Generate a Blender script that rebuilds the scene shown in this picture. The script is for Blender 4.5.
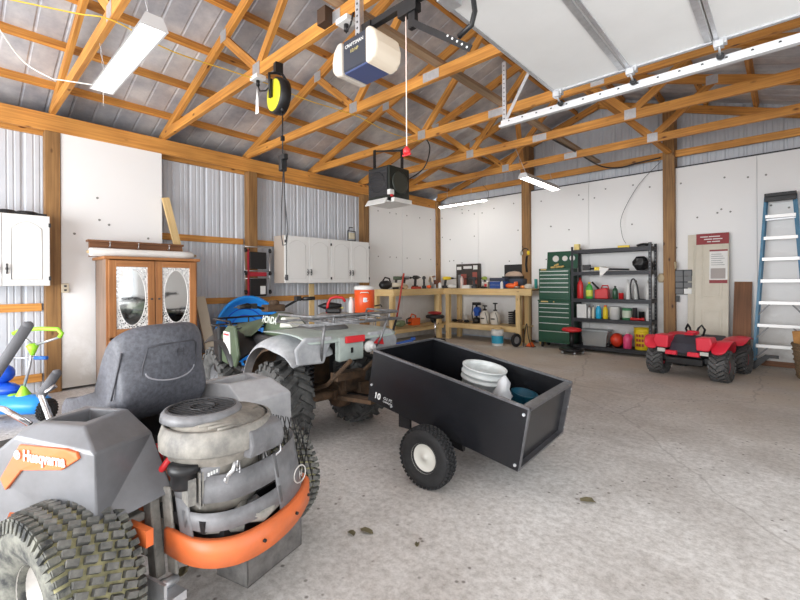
import bpy, bmesh, math, random
from mathutils import Vector as V, Matrix as M, Euler
random.seed(7)
for o in list(bpy.data.objects): bpy.data.objects.remove(o)
scn = bpy.context.scene
C = scn.collection
PI = math.pi

# ------------------------------------------------------------------ camera, world, lights, exposure
cam = bpy.data.objects.new('camera', bpy.data.cameras.new('camera')); C.objects.link(cam)
yaw, roll = .7447, -.0062
F = V((-math.sin(yaw), math.cos(yaw), 0)); r0 = V((math.cos(yaw), math.sin(yaw), 0)); u0 = V((0, 0, 1))
R_ = math.cos(roll)*r0+math.sin(roll)*u0; U_ = -math.sin(roll)*r0+math.cos(roll)*u0
mw = M((R_, U_, -F)).transposed().to_4x4(); mw.translation = V((0, 0, 1.25)); cam.matrix_world = mw
cam.data.sensor_width = 36; cam.data.lens = 36*421.44/800; cam.data.shift_y = -17.35/800
cam.data.clip_start = .05
scn.camera = cam
scn.view_settings.view_transform = 'Standard'; scn.view_settings.look = 'None'
scn.view_settings.gamma = 1; scn.view_settings.exposure = 0.10
w = bpy.data.worlds.new('world'); scn.world = w; w.use_nodes = True
w.node_tree.nodes['Background'].inputs[0].default_value = (.86, .93, 1, 1)
w.node_tree.nodes['Background'].inputs[1].default_value = .8
def area(name, loc, rot, sx, sy, power, col=(1, 1, 1)):
    l = bpy.data.lights.new(name, 'AREA'); l.shape = 'RECTANGLE'; l.size = sx; l.size_y = sy; l.energy = power; l.color = col
    o = bpy.data.objects.new(name, l); C.objects.link(o); o.location = loc; o.rotation_euler = rot
    return o
# daylight through the open near door; the other two are fill at added openings
area('daylight_near_door', (1.35, 1.86, 1.25), (0, PI/2, 0), 2.4, 3.0, 45, (.97, .985, 1))
area('added_fill_right', (1.35, -2.0, 1.25), (0, PI/2, 0), 2.4, 3.0, 60, (.97, .985, 1))
area('added_fill_front', (-2.6, -4.4, 1.45), (PI/2, 0, 0), 5.5, 2.8, 620, (.97, .985, 1))

# ------------------------------------------------------------------ materials
MATS = {}
def mat(name, col, rough=.6, metal=0, var=0, scale=20, bump=0, col2=None, detail=6, coat=0, emis=None, estr=0, trans=0, stretch=None, contrast=1.0, alpha=1):
    if name in MATS: return MATS[name]
    m = bpy.data.materials.new(name); m.use_nodes = True; MATS[name] = m
    nt = m.node_tree; N = nt.nodes; L = nt.links; b = N['Principled BSDF']
    c = tuple(col)+(1,)
    b.inputs['Base Color'].default_value = c; b.inputs['Roughness'].default_value = rough; b.inputs['Metallic'].default_value = metal
    if coat: b.inputs['Coat Weight'].default_value = coat; b.inputs['Coat Roughness'].default_value = .15
    if emis: b.inputs['Emission Color'].default_value = tuple(emis)+(1,); b.inputs['Emission Strength'].default_value = estr
    if trans: b.inputs['Transmission Weight'].default_value = trans
    if alpha < 1: b.inputs['Alpha'].default_value = alpha
    if var or bump or col2:
        tc = N.new('ShaderNodeTexCoord'); nz = N.new('ShaderNodeTexNoise')
        nz.inputs['Scale'].default_value = scale; nz.inputs['Detail'].default_value = detail; nz.inputs['Roughness'].default_value = .65
        if stretch:
            mp = N.new('ShaderNodeMapping'); mp.inputs['Scale'].default_value = stretch; L.new(tc.outputs['Object'], mp.inputs[0]); L.new(mp.outputs[0], nz.inputs[0])
        else: L.new(tc.outputs['Object'], nz.inputs[0])
        c2 = tuple(col2) if col2 else tuple(max(0, x*(1-var)) for x in col)
        c1 = tuple(col) if col2 else tuple(min(1, x*(1+var)) for x in col)
        rp = N.new('ShaderNodeValToRGB'); e = rp.color_ramp.elements
        e[0].position = .5-.22/contrast; e[1].position = .5+.22/contrast; e[0].color = c2+(1,); e[1].color = c1+(1,)
        L.new(nz.outputs['Fac'], rp.inputs[0]); L.new(rp.outputs[0], b.inputs['Base Color'])
        if bump:
            bp = N.new('ShaderNodeBump'); bp.inputs['Strength'].default_value = bump; bp.inputs['Distance'].default_value = .01
            L.new(nz.outputs['Fac'], bp.inputs['Height']); L.new(bp.outputs[0], b.inputs['Normal'])
    return m

def wood(name, light, dark, knots=True, rough=.6, grain=1.0):
    m = bpy.data.materials.new(name); m.use_nodes = True; nt = m.node_tree; N = nt.nodes; L = nt.links; b = N['Principled BSDF']
    b.inputs['Roughness'].default_value = rough
    uv = N.new('ShaderNodeUVMap'); uv.uv_map = 'uv'
    mp = N.new('ShaderNodeMapping'); mp.inputs['Scale'].default_value = (1.1*grain, 26*grain, 1)
    oi = N.new('ShaderNodeObjectInfo'); 
    L.new(uv.outputs[0], mp.inputs[0])
    n1 = N.new('ShaderNodeTexNoise'); n1.inputs['Scale'].default_value = 1.6; n1.inputs['Detail'].default_value = 5; n1.inputs['Distortion'].default_value = .4
    L.new(mp.outputs[0], n1.inputs[0])
    rp = N.new('ShaderNodeValToRGB'); e = rp.color_ramp.elements
    e[0].position = .3; e[1].position = .68; e[0].color = dark+(1,); e[1].color = light+(1,)
    L.new(n1.outputs['Fac'], rp.inputs[0])
    col = rp.outputs[0]
    n2 = N.new('ShaderNodeTexNoise'); n2.inputs['Scale'].default_value = 1.3; n2.inputs['Detail'].default_value = 3
    tc = N.new('ShaderNodeTexCoord'); L.new(tc.outputs['Object'], n2.inputs[0])
    mr = N.new('ShaderNodeMapRange'); mr.inputs[1].default_value = .35; mr.inputs[2].default_value = .7; mr.inputs[3].default_value = .78; mr.inputs[4].default_value = 1.15
    L.new(n2.outputs['Fac'], mr.inputs[0])
    mx = N.new('ShaderNodeVectorMath'); mx.operation = 'SCALE'; L.new(col, mx.inputs[0]); L.new(mr.outputs[0], mx.inputs['Scale'])
    col = mx.outputs[0]
    if knots:
        vo = N.new('ShaderNodeTexVoronoi'); vo.inputs['Scale'].default_value = 1.0
        mp2 = N.new('ShaderNodeMapping'); mp2.inputs['Scale'].default_value = (3.2, 7, 1); L.new(uv.outputs[0], mp2.inputs[0]); L.new(mp2.outputs[0], vo.inputs[0])
        r2 = N.new('ShaderNodeValToRGB'); k = r2.color_ramp.elements; k[0].position = .05; k[1].position = .14; k[0].color = (.22, .12, .06, 1); k[1].color = (1, 1, 1, 1)
        L.new(vo.outputs['Distance'], r2.inputs[0])
        mm = N.new('ShaderNodeMix'); mm.data_type = 'RGBA'; mm.blend_type = 'MULTIPLY'; mm.inputs[0].default_value = 1
        L.new(col, mm.inputs[6]); L.new(r2.outputs[0], mm.inputs[7]); col = mm.outputs[2]
    L.new(col, b.inputs['Base Color'])
    bp = N.new('ShaderNodeBump'); bp.inputs['Strength'].default_value = .25; bp.inputs['Distance'].default_value = .004
    L.new(n1.outputs['Fac'], bp.inputs['Height']); L.new(bp.outputs[0], b.inputs['Normal'])
    MATS[name] = m
    return m
W_TRUSS = wood('truss_timber', (.72, .34, .07), (.44, .165, .028))
W_BEAM = wood('beam_timber', (.74, .36, .085), (.50, .20, .04))
W_POST = wood('treated_post', (.37, .20, .07), (.20, .095, .03))
W_PALE = wood('pale_pine', (.80, .60, .30), (.66, .44, .19))
W_OAK = wood('oak_cabinet', (.45, .20, .07), (.30, .115, .035), knots=False, grain=.8)
W_DARK = wood('dark_board', (.24, .10, .04), (.15, .06, .022), knots=False)
W_SIDE = wood('worn_side_panel', (.34, .24, .18), (.24, .165, .125), knots=False)

def concrete():
    m = bpy.data.materials.new('concrete_floor'); m.use_nodes = True; nt = m.node_tree; N = nt.nodes; L = nt.links; b = N['Principled BSDF']
    tc = N.new('ShaderNodeTexCoord'); P = tc.outputs['Object']
    def noise(s, d=6, r=.6, off=(0, 0, 0), sc=(1, 1, 1), dist=0):
        mp = N.new('ShaderNodeMapping'); mp.inputs['Location'].default_value = off; mp.inputs['Scale'].default_value = sc; L.new(P, mp.inputs[0])
        n = N.new('ShaderNodeTexNoise'); n.inputs['Scale'].default_value = s; n.inputs['Detail'].default_value = d; n.inputs['Roughness'].default_value = r; n.inputs['Distortion'].default_value = dist
        L.new(mp.outputs[0], n.inputs[0]); return n.outputs['Fac']
    def ramp(f, p0, c0, p1, c1):
        r = N.new('ShaderNodeValToRGB'); e = r.color_ramp.elements; e[0].position = p0; e[1].position = p1; e[0].color = c0+(1,); e[1].color = c1+(1,); L.new(f, r.inputs[0]); return r.outputs[0]
    def mix(f, a, c, t='MIX'):
        x = N.new('ShaderNodeMix'); x.data_type = 'RGBA'; x.blend_type = t
        if isinstance(f, float): x.inputs[0].default_value = f
        else: L.new(f, x.inputs[0])
        L.new(a, x.inputs[6])
        if isinstance(c, tuple): x.inputs[7].default_value = c+(1,)
        else: L.new(c, x.inputs[7])
        return x.outputs[2]
    base = ramp(noise(1.1, 8, .62), .34, (.46, .43, .405), .60, (.68, .66, .64))
    fine = ramp(noise(26, 10, .8), .36, (.66, .64, .62), .58, (1.08, 1.08, 1.08))
    col = mix(1.0, base, fine, 'MULTIPLY')
    # tan, dustier band on the far part of the slab
    sx = N.new('ShaderNodeSeparateXYZ'); L.new(P, sx.inputs[0])
    mr = N.new('ShaderNodeMapRange'); mr.inputs[1].default_value = 3.6; mr.inputs[2].default_value = 6.8; L.new(sx.outputs['Y'], mr.inputs[0])
    mn = N.new('ShaderNodeMath'); mn.operation = 'MULTIPLY'; L.new(mr.outputs[0], mn.inputs[0])
    nn = N.new('ShaderNodeMapRange'); nn.inputs[1].default_value = .3; nn.inputs[2].default_value = .6; L.new(noise(.9, 5, .6, (3, 1, 0)), nn.inputs[0]); L.new(nn.outputs[0], mn.inputs[1])
    col = mix(mn.outputs[0], col, (.56, .485, .40))
    # dark tyre-dirt streaks
    st = noise(1.0, 9, .7, (1.3, .4, 0), (.5, 1.5, 1), .6)
    msk = N.new('ShaderNodeMapRange'); msk.inputs[1].default_value = .57; msk.inputs[2].default_value = .70; msk.inputs[4].default_value = .55; L.new(st, msk.inputs[0])
    col = mix(msk.outputs[0], col, (.24, .21, .18))
    # specks of dirt and gravel
    vo = N.new('ShaderNodeTexVoronoi'); vo.inputs['Scale'].default_value = 13; vo.inputs['Randomness'].default_value = 1; L.new(P, vo.inputs[0])
    sp = N.new('ShaderNodeMapRange'); sp.inputs[1].default_value = .15; sp.inputs[2].default_value = .08; L.new(vo.outputs['Distance'], sp.inputs[0])
    gate = N.new('ShaderNodeMapRange'); gate.inputs[1].default_value = .47; gate.inputs[2].default_value = .55; L.new(noise(2.3, 4, .7, (7, 3, 0)), gate.inputs[0])
    mg = N.new('ShaderNodeMath'); mg.operation = 'MULTIPLY'; L.new(sp.outputs[0], mg.inputs[0]); L.new(gate.outputs[0], mg.inputs[1])
    mg2 = N.new('ShaderNodeMath'); mg2.operation = 'MULTIPLY'; L.new(mg.outputs[0], mg2.inputs[0]); mg2.inputs[1].default_value = .75
    col = mix(mg2.outputs[0], col, (.10, .08, .065))
    # hairline cracks
    vc = N.new('ShaderNodeTexVoronoi'); vc.feature = 'DISTANCE_TO_EDGE'; vc.inputs['Scale'].default_value = .30
    mpn = N.new('ShaderNodeVectorMath'); mpn.operation = 'ADD'; nc = N.new('ShaderNodeTexNoise'); nc.inputs['Scale'].default_value = 2.2; nc.inputs['Detail'].default_value = 6; L.new(P, nc.inputs[0])
    sc = N.new('ShaderNodeVectorMath'); sc.operation = 'SCALE'; sc.inputs['Scale'].default_value = .28; L.new(nc.outputs['Color'], sc.inputs[0]); L.new(P, mpn.inputs[0]); L.new(sc.outputs[0], mpn.inputs[1]); L.new(mpn.outputs[0], vc.inputs[0])
    cr = N.new('ShaderNodeMapRange'); cr.inputs[1].default_value = .0035; cr.inputs[2].default_value = .001; cr.inputs[4].default_value = .3; L.new(vc.outputs['Distance'], cr.inputs[0])
    col = mix(cr.outputs[0], col, (.17, .15, .13))
    L.new(col, b.inputs['Base Color']); b.inputs['Roughness'].default_value = .72
    bp = N.new('ShaderNodeBump'); bp.inputs['Strength'].default_value = .35; bp.inputs['Distance'].default_value = .01; L.new(noise(30, 8, .7), bp.inputs['Height']); L.new(bp.outputs[0], b.inputs['Normal'])
    return m
CONC = concrete()

def panelmat():
    m = bpy.data.materials.new('white_wall_sheet'); m.use_nodes = True; nt = m.node_tree; N = nt.nodes; L = nt.links; b = N['Principled BSDF']
    tc = N.new('ShaderNodeTexCoord'); P = tc.outputs['Object']; sx = N.new('ShaderNodeSeparateXYZ'); L.new(P, sx.inputs[0])
    n = N.new('ShaderNodeTexNoise'); n.inputs['Scale'].default_value = 2.2; n.inputs['Detail'].default_value = 8; n.inputs['Roughness'].default_value = .7; L.new(P, n.inputs[0])
    # splashed dirt near the floor
    mr = N.new('ShaderNodeMapRange'); mr.inputs[1].default_value = 1.0; mr.inputs[2].default_value = .1; L.new(sx.outputs['Z'], mr.inputs[0])
    ad = N.new('ShaderNodeMath'); ad.operation = 'MULTIPLY'; L.new(mr.outputs[0], ad.inputs[0])
    mn = N.new('ShaderNodeMapRange'); mn.inputs[1].default_value = .3; mn.inputs[2].default_value = .6; L.new(n.outputs['Fac'], mn.inputs[0]); L.new(mn.outputs[0], ad.inputs[1])
    x = N.new('ShaderNodeMix'); x.data_type = 'RGBA'; x.inputs[6].default_value = (.86, .86, .855, 1); x.inputs[7].default_value = (.52, .49, .45, 1); L.new(ad.outputs[0], x.inputs[0])
    L.new(x.outputs[2], b.inputs['Base Color']); b.inputs['Roughness'].default_value = .5
    return m
PANEL = panelmat()
METALW = mat('painted_ribbed_steel', (.60, .63, .68), .45, 0, var=.07, scale=2.5)
ROOFM = mat('galvanised_roof_underside', (.82, .81, .80), .45, .25, col2=(.30, .315, .37), scale=1.7, bump=.5, detail=10, contrast=1.1)
BLACK = mat('black_plastic', (.009, .009, .010), .45, var=.3, scale=30)
BLKMET = mat('black_powder_steel', (.011, .011, .013), .38, .3, coat=.2)
GREYPL = mat('grey_plastic', (.15, .155, .165), .5, var=.2, scale=7, col2=(.105, .105, .11))
RUBBER = mat('rubber', (.018, .018, .019), .8, var=.35, scale=40, bump=.2)
DUSTY = mat('dusty_rubber', (.10, .10, .10), .85, col2=(.035, .035, .037), scale=14, bump=.2)
STEEL = mat('steel', (.55, .55, .56), .35, .85)
GALV = mat('galvanised_steel', (.60, .61, .63), .4, .7, var=.12, scale=30)
CHROME = mat('chrome', (.75, .75, .76), .15, 1)
ALU = mat('aluminium', (.72, .72, .72), .35, .8)
WHITE = mat('white_paint', (.80, .80, .78), .4)
WHITEPL = mat('white_plastic', (.78, .78, .76), .4, var=.05, scale=8)
RED = mat('red_plastic', (.62, .02, .025), .4)
REDP = mat('pinkish_red_plastic', (.78, .03, .06), .38)
ORANGE = mat('orange_paint', (.80, .17, .04), .42, col2=(.55, .14, .05), scale=6)
ORPL = mat('orange_plastic', (.85, .13, .02), .4)
YELLOW = mat('yellow_plastic', (.85, .62, .02), .4)
BLUE = mat('blue_plastic', (.01, .09, .62), .35)
SKYB = mat('bright_blue_plastic', (.02, .28, .80), .35)
LIME = mat('lime_plastic', (.35, .75, .04), .4)
TEAL = mat('teal_plastic', (.02, .30, .42), .4)
GREEN = mat('green_paint', (.012, .075, .04), .35, .2, coat=.2)
OLIVE = mat('olive_green_plastic', (.075, .105, .06), .45, var=.25, scale=9)
GRASSG = mat('green_bottle', (.06, .42, .06), .4)
TAN = mat('cardboard', (.52, .38, .22), .8)
BROWN = mat('brown_rust', (.15, .085, .045), .9, col2=(.025, .018, .013), scale=11, detail=8)
DKGREY = mat('dark_grey', (.035, .035, .038), .55)
MIDGREY = mat('mid_grey', (.25, .25, .26), .5)
CORD = mat('white_cord', (.78, .74, .66), .5)
YCORD = mat('yellow_cord', (.80, .52, .05), .5)

# ------------------------------------------------------------------ mesh helpers
class MB:
    def __init__(s): s.bm = bmesh.new(); s.uv = s.bm.loops.layers.uv.new('uv'); s.m = 0
    def faces(s, vs, fs, smooth=False, uvs=None):
        bv = [s.bm.verts.new(v) for v in vs]; out = []
        for k, f in enumerate(fs):
            try: fc = s.bm.faces.new([bv[i] for i in f])
            except ValueError: continue
            fc.material_index = s.m; fc.smooth = smooth; out.append(fc)
            if uvs:
                for l, u in zip(fc.loops, uvs[k]): l[s.uv].uv = u
        return out
    def beam(s, a, b, w, h, up=(0, 0, 1), e0=0, e1=0):
        """rectangular bar from a to b; w across, h along 'up'"""
        a, b = V(a), V(b); d = (b-a); Ln = d.length; d = d/Ln; a = a-d*e0; b = b+d*e1; Ln += e0+e1
        up = V(up); sd = d.cross(up)
        if sd.length < 1e-4: up = V((1, 0, 0)); sd = d.cross(up)
        sd.normalize(); up = sd.cross(d).normalized()
        vs = []
        for p in (a, b):
            for i, j in ((-1, -1), (1, -1), (1, 1), (-1, 1)): vs.append(p+sd*(i*w/2)+up*(j*h/2))
        o = random.random()*9; q = random.random()*9
        per = [0, w, w+h, 2*w+h, 2*w+2*h]
        fs = []; uv = []
        for k in range(4):
            k2 = (k+1) % 4; fs.append((k, k2, 4+k2, 4+k)); uv.append([(o, q+per[k]), (o, q+per[k+1]), (o+Ln, q+per[k+1]), (o+Ln, q+per[k])])
        fs += [(3, 2, 1, 0), (4, 5, 6, 7)]; uv += [[(o, q), (o+.02, q), (o+.02, q+h), (o, q+h)]]*2
        s.faces(vs, fs, uvs=uv); return s
    def box(s, c, d, rz=0, rot=None):
        """box centred on c with size d; UV along its longest side"""
        c = V(c); X, Y, Z = (V((1, 0, 0)), V((0, 1, 0)), V((0, 0, 1)))
        mt = rot if rot else M.Rotation(rz, 3, 'Z')
        ax = [mt@X, mt@Y, mt@Z]; k = max(range(3), key=lambda i: d[i])
        u = (k+1) % 3; v = (k+2) % 3
        A = c-ax[k]*d[k]/2; B = c+ax[k]*d[k]/2
        # cross section: side = dir x up ; choose up = ax[v]
        return s.beam(A, B, d[u], d[v], up=ax[v])
    def bx(s, x0, x1, y0, y1, z0, z1): return s.box(((x0+x1)/2, (y0+y1)/2, (z0+z1)/2), (abs(x1-x0), abs(y1-y0), abs(z1-z0)))
    def rings(s, rs, cap0=True, cap1=True, smooth=True, closed=False):
        n = len(rs[0]); bv = [[s.bm.verts.new(p) for p in r] for r in rs]
        m_ = len(rs)
        for i in range(m_ if closed else m_-1):
            for j in range(n):
                j2 = (j+1) % n; i2 = (i+1) % m_
                try: f = s.bm.faces.new((bv[i][j], bv[i][j2], bv[i2][j2], bv[i2][j])); f.material_index = s.m; f.smooth = smooth
                except ValueError: pass
        if not closed:
            for c, r in ((cap0, bv[0][::-1]), (cap1, bv[-1])):
                if c:
                    f = s.bm.faces.new(r); f.material_index = s.m
        return s
    def cyl(s, a, b, r, r2=None, n=16, smooth=True):
        return s.tube([a, b], r, n, r2)
    def tube(s, pts, r, n=8, r2=None, closed=False):
        pts = [V(p) for p in pts]; rs = []; prev = None
        for i, p in enumerate(pts):
            if closed: d = pts[(i+1) % len(pts)]-pts[i-1]
            else: d = (pts[min(i+1, len(pts)-1)]-pts[max(i-1, 0)])
            d.normalize()
            if prev is None:
                t = V((0, 0, 1)) if abs(d.z) < .9 else V((1, 0, 0)); x = d.cross(t).normalized()
            else: x = (prev-d*prev.dot(d)).normalized()
            prev = x; y = d.cross(x)
            rr = r if r2 is None else r+(r2-r)*i/(len(pts)-1)
            rs.append([p+(x*math.cos(2*PI*k/n)+y*math.sin(2*PI*k/n))*rr for k in range(n)])
        return s.rings(rs, closed=closed)
    def lathe(s, prof, o=(0, 0, 0), ax='z', n=24, cap0=True, cap1=True, smooth=True, sq=None):
        o = V(o); rs = []
        for r, h in prof:
            ring = []
            for k in range(n):
                a = 2*PI*k/n; c, q = math.cos(a)*r, math.sin(a)*r
                if sq: c *= sq[0]; q *= sq[1]
                ring.append(o+(V((c, q, h)) if ax == 'z' else V((q, h, c)) if ax == 'y' else V((h, c, q))))
            rs.append(ring)
        return s.rings(rs, cap0, cap1, smooth)
    def prism(s, poly, d0, d1, ax='y', smooth=False):
        """2D polygon extruded from d0 to d1 along ax: poly coords are the two other axes in x,y,z order"""
        def P(p, d): return V((d, p[0], p[1])) if ax == 'x' else V((p[0], d, p[1])) if ax == 'y' else V((p[0], p[1], d))
        return s.rings([[P(p, d0) for p in poly], [P(p, d1) for p in poly]], smooth=smooth)
    def sphere(s, c, r, n=14):
        c = V(c); r = (r, r, r) if isinstance(r, (int, float)) else r; h = n//2; rs = []
        for i in range(1, h):
            t = PI*i/h; rs.append([c+V((math.sin(t)*math.cos(2*PI*k/n)*r[0], math.sin(t)*math.sin(2*PI*k/n)*r[1], -math.cos(t)*r[2])) for k in range(n)])
        return s.rings(rs)
    def xf(s, mt): bmesh.ops.transform(s.bm, matrix=mt, verts=s.bm.verts); return s
    def build(s, name, mats, parent=None, loc=None, rot=None, bevel=0, sub=0, solid=0, keep=False, label=None, seg=1):
        me = bpy.data.meshes.new(name); bmesh.ops.recalc_face_normals(s.bm, faces=s.bm.faces); s.bm.to_mesh(me); s.bm.free()
        o = bpy.data.objects.new(name, me); C.objects.link(o)
        for x in (mats if isinstance(mats, (list, tuple)) else [mats]): me.materials.append(x)
        if parent: o.parent = parent
        if loc is not None: o.location = loc
        if rot is not None: o.rotation_euler = rot
        if solid: md = o.modifiers.new('solid', 'SOLIDIFY'); md.thickness = solid; md.offset = 0
        if bevel: md = o.modifiers.new('bevel', 'BEVEL'); md.width = bevel; md.segments = seg; md.limit_method = 'ANGLE'
        if sub: md = o.modifiers.new('sub', 'SUBSURF'); md.levels = sub; md.render_levels = sub
        if label: o['label'] = label
        return o
def smooth_all(o):
    for p in o.data.polygons: p.use_smooth = True
    return o
def thing(name, label, cat, loc=(0, 0, 0), rz=0, group=None, rot=None):
    o = bpy.data.objects.new(name, None); C.objects.link(o); o.location = loc; o.rotation_euler = rot or (0, 0, rz); o.empty_display_size = .05
    o['label'] = label; o['category'] = cat
    if group: o['group'] = group
    return o
def tag(o, label, cat, group=None, kind=None):
    o['label'] = label; o['category'] = cat
    if group: o['group'] = group
    if kind: o['kind'] = kind
    return o
def struct(name, mb, m, **k):
    o = mb.build(name, m, **k); o['kind'] = 'structure'; return o
def dup(root, loc=None, rz=None, label=None, rot=None, scale=None):
    def cp(o, par):
        c = o.copy(); C.objects.link(c)
        if par: c.parent = par
        for ch in kids.get(o, []): cp(ch, c)
        return c
    kids = {}
    for o in bpy.data.objects:
        if o.parent: kids.setdefault(o.parent, []).append(o)
    r = cp(root, None)
    if loc is not None: r.location = loc
    if rz is not None: r.rotation_euler = (0, 0, rz)
    if rot is not None: r.rotation_euler = rot
    if scale is not None: r.scale = scale
    if label: r['label'] = label
    return r
def text(body, size, m, parent, loc, rot, name='lettering', ext=.001, bold=0, align='CENTER', sx=1):
    cu = bpy.data.curves.new(name, 'FONT'); cu.body = body; cu.size = size; cu.extrude = ext; cu.align_x = align; cu.align_y = 'CENTER'; cu.offset = bold
    t = bpy.data.objects.new(name+'_curve', cu); C.objects.link(t)
    dg = bpy.context.evaluated_depsgraph_get(); me = bpy.data.meshes.new_from_object(t.evaluated_get(dg)); bpy.data.objects.remove(t)
    me.materials.clear(); me.materials.append(m)
    o = bpy.data.objects.new(name, me); C.objects.link(o); o.parent = parent; o.location = loc; o.rotation_euler = rot; o.scale = (sx, 1, 1)
    return o
def basis(origin, xdir, ydir):
    x = V(xdir).normalized(); y = V(ydir); y = (y-x*y.dot(x)).normalized(); z = x.cross(y)
    m_ = M((x, y, z)).transposed().to_4x4(); m_.translation = V(origin); return m_
def arc(c, r, a0, a1, n, pl='xz', off=0):
    out = []
    for i in range(n+1):
        a = a0+(a1-a0)*i/n; p, q = c[0]+r*math.cos(a), c[1]+r*math.sin(a)
        out.append({'xz': (p, off, q), 'xy': (p, q, off), 'yz': (off, p, q)}[pl])
    return out

# ------------------------------------------------------------------ the building
XL, XR, YB, YF = -6.28, 1.12, 8.22, -4.2
b = MB(); b.bx(XL-.3, XR+.5, YF-.5, YB+.3, -.15, 0); struct('floor', b, CONC)
b = MB(); b.bx(-40, 40, -40, 40, -.35, -.16); g = struct('ground_outside', b, mat('gravel_outside', (.42, .40, .37), .9, var=.2, scale=3)); g.name = 'floor_outside'
def ribbed(mb, u0, u1, zfun, fixed, axis, pitch=.2286, rib=.018, sign=1):
    """vertical ribbed steel sheet; u runs along the wall; zfun(u)->(z0,z1)"""
    us = []; u = u0
    while u < u1-.01:
        for du, h in ((0, 0), (.018, rib), (.038, rib), (.056, 0), (.11, 0), (.117, rib*.35), (.128, rib*.35), (.135, 0), (.168, 0), (.175, rib*.35), (.186, rib*.35), (.193, 0)):
            if u+du < u1: us.append((u+du, h))
        u += pitch
    us.append((u1, 0))
    for (a, ha), (c, hc) in zip(us, us[1:]):
        z0, z1 = zfun(a); z2, z3 = zfun(c)
        if axis == 'x': vs = [(fixed+sign*ha, a, z0), (fixed+sign*hc, c, z2), (fixed+sign*hc, c, z3), (fixed+sign*ha, a, z1)]
        else: vs = [(a, fixed+sign*ha, z0), (c, fixed+sign*hc, z2), (c, fixed+sign*hc, z3), (a, fixed+sign*ha, z1)]
        mb.faces(vs, [(0, 1, 2, 3)])
XC = (XL+XR)/2
def under(x): return 3.23+(x-XL)*.3333 if x < XC else 3.23+(XR-x)*.3333     # underside of rafters
ROOF = .126+.085
b = MB(); ribbed(b, YF, YB, lambda u: (0, 3.22), XL-.17, 'x', sign=-1); struct('wall_left', b, METALW, solid=.004)
b = MB(); ribbed(b, XL-.17, XR+.17, lambda u: (0, under(u)+ROOF), YB+.16, 'y', sign=1); struct('wall_back', b, METALW, solid=.004)
# right wall with its garage door; second opening and front wall opening added for light
b = MB()
for y0, y1 in ((YF, -3.5), (-.5, .30), (3.42, YB)): b.bx(XR, XR+.12, y0, y1, 0, 3.3)
for y0, y1 in ((-3.5, -.5), (.30, 3.42)): b.bx(XR, XR+.12, y0, y1, 2.5, 3.3)
struct('wall_right', b, PANEL)
b = MB()
b.prism([(XL-.1, 0), (XL+.9, 0), (XL+.9, 2.9), (XR-.9, 2.9), (XR-.9, 0), (XR+.1, 0), (XR+.1, 3.45), (XC, 4.68), (XL-.1, 3.45)], YF-.12, YF, 'y'); struct('wall_front', b, PANEL)
# roof sheets: ribs run down the slope
b = MB()
for side in (0, 1):
    y = YF; pr = []
    while y < YB+.2:
        for d, h in ((0, 0), (.010, .006), (.022, .006), (.032, 0)): pr.append((y+d, h))
        y += .2286
    xs = [(XL-.60, 3.23-.2+ROOF), (XC, 3.23+1.2333+ROOF)] if side == 0 else [(XC, 3.23+1.2333+ROOF), (XR+.25, 3.23-.083+ROOF)]
    for (a, ha), (c, hc) in zip(pr, pr[1:]):
        b.faces([(xs[0][0], a, xs[0][1]+ha), (xs[1][0], a, xs[1][1]+ha), (xs[1][0], c, xs[1][1]+hc), (xs[0][0], c, xs[0][1]+hc)], [(0, 1, 2, 3)])
struct('ceiling', b, ROOFM, solid=.003)

b = MB(); b.bx(XL-.60, XL-.17, YF, YB+.16, 3.20, 3.215); struct('trim_9', b, mat('eave_shadow_soffit', (.16, .17, .20), .6))  # boards added to close the eave, coloured dark to stand in for roof shadow
b = MB(); b.bx(XL-.62, XL-.60, YF, YB+.16, 3.18, 3.32); struct('trim_10', b, MATS['eave_shadow_soffit'])
ORD = ['first', 'second', 'third', 'fourth', 'fifth', 'sixth', 'seventh', 'eighth', 'ninth', 'tenth', 'eleventh', 'twelfth']
# purlins: 2x4 on edge laid across the trusses
for side, nm in ((0, 'left'), (1, 'right')):
    for k in range(6):
        dx = .24+.61*k
        x = XL+dx if side == 0 else XR-dx
        z = under(x)+.126+.042
        b = MB(); b.beam((x, YF, z), (x, YB+.1, z), .045, .084, up=(-.316 if side == 0 else .316, 0, .95))
        tag(b.build('roof_purlin', W_TRUSS), f'orange pine roof purlin, {ORD[k]} one up from the {nm} eave of the roof slope', 'purlin', 'purlins under the roof sheets')
# header beam on the left wall and its inner companion
b = MB(); b.bx(XL-.04, XL, YF, YB, 3.03, 3.233); tag(b.build('header_beam', W_BEAM), 'long orange pine header beam along the top of the left wall', 'beam')
b = MB(); b.bx(XL-.165, XL-.125, YF, YB, 3.0, 3.2); tag(b.build('outer_header_beam', W_BEAM), 'pine header board behind the posts at the top of the left wall', 'beam')
b = MB(); b.bx(XR-.04, XR-.001, YF, YB, 3.03, 3.233); tag(b.build('header_beam', W_BEAM), 'pine header beam along the top of the right wall above the openings', 'beam')
# posts
def post(x0, x1, y0, y1, z1, lab):
    b = MB(); b.bx(x0, x1, y0, y1, 0, z1); tag(b.build('wall_post', W_POST, bevel=.004), lab, 'post', 'brown treated wall posts')
post(XL-.13, XL+.015, .80, .94, 3.03, 'brown timber post beside the white cabinet at the far left of the left wall')
post(XL-.13, XL+.015, 3.28, 3.43, 3.03, 'brown timber post on the left wall above the hanging mechanic creeper')
post(XL-.13, XL+.015, 5.73, 5.88, 3.03, 'brown timber post at the right end of the row of white wall cabinets')
post(XL-.0, XL+.07, YB-.0-.14, YB-.005, 3.2, 'brown timber corner post where the left and back walls meet')
post(-4.05, -3.88, YB-.11, YB+.12, under(-3.97)+.03, 'brown timber post on the back wall at the end of the workbench')
post(-1.525, -1.36, YB-.13, YB+.12, under(-1.44)+.03, 'brown timber post on the back wall right of the steel shelving')
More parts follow.
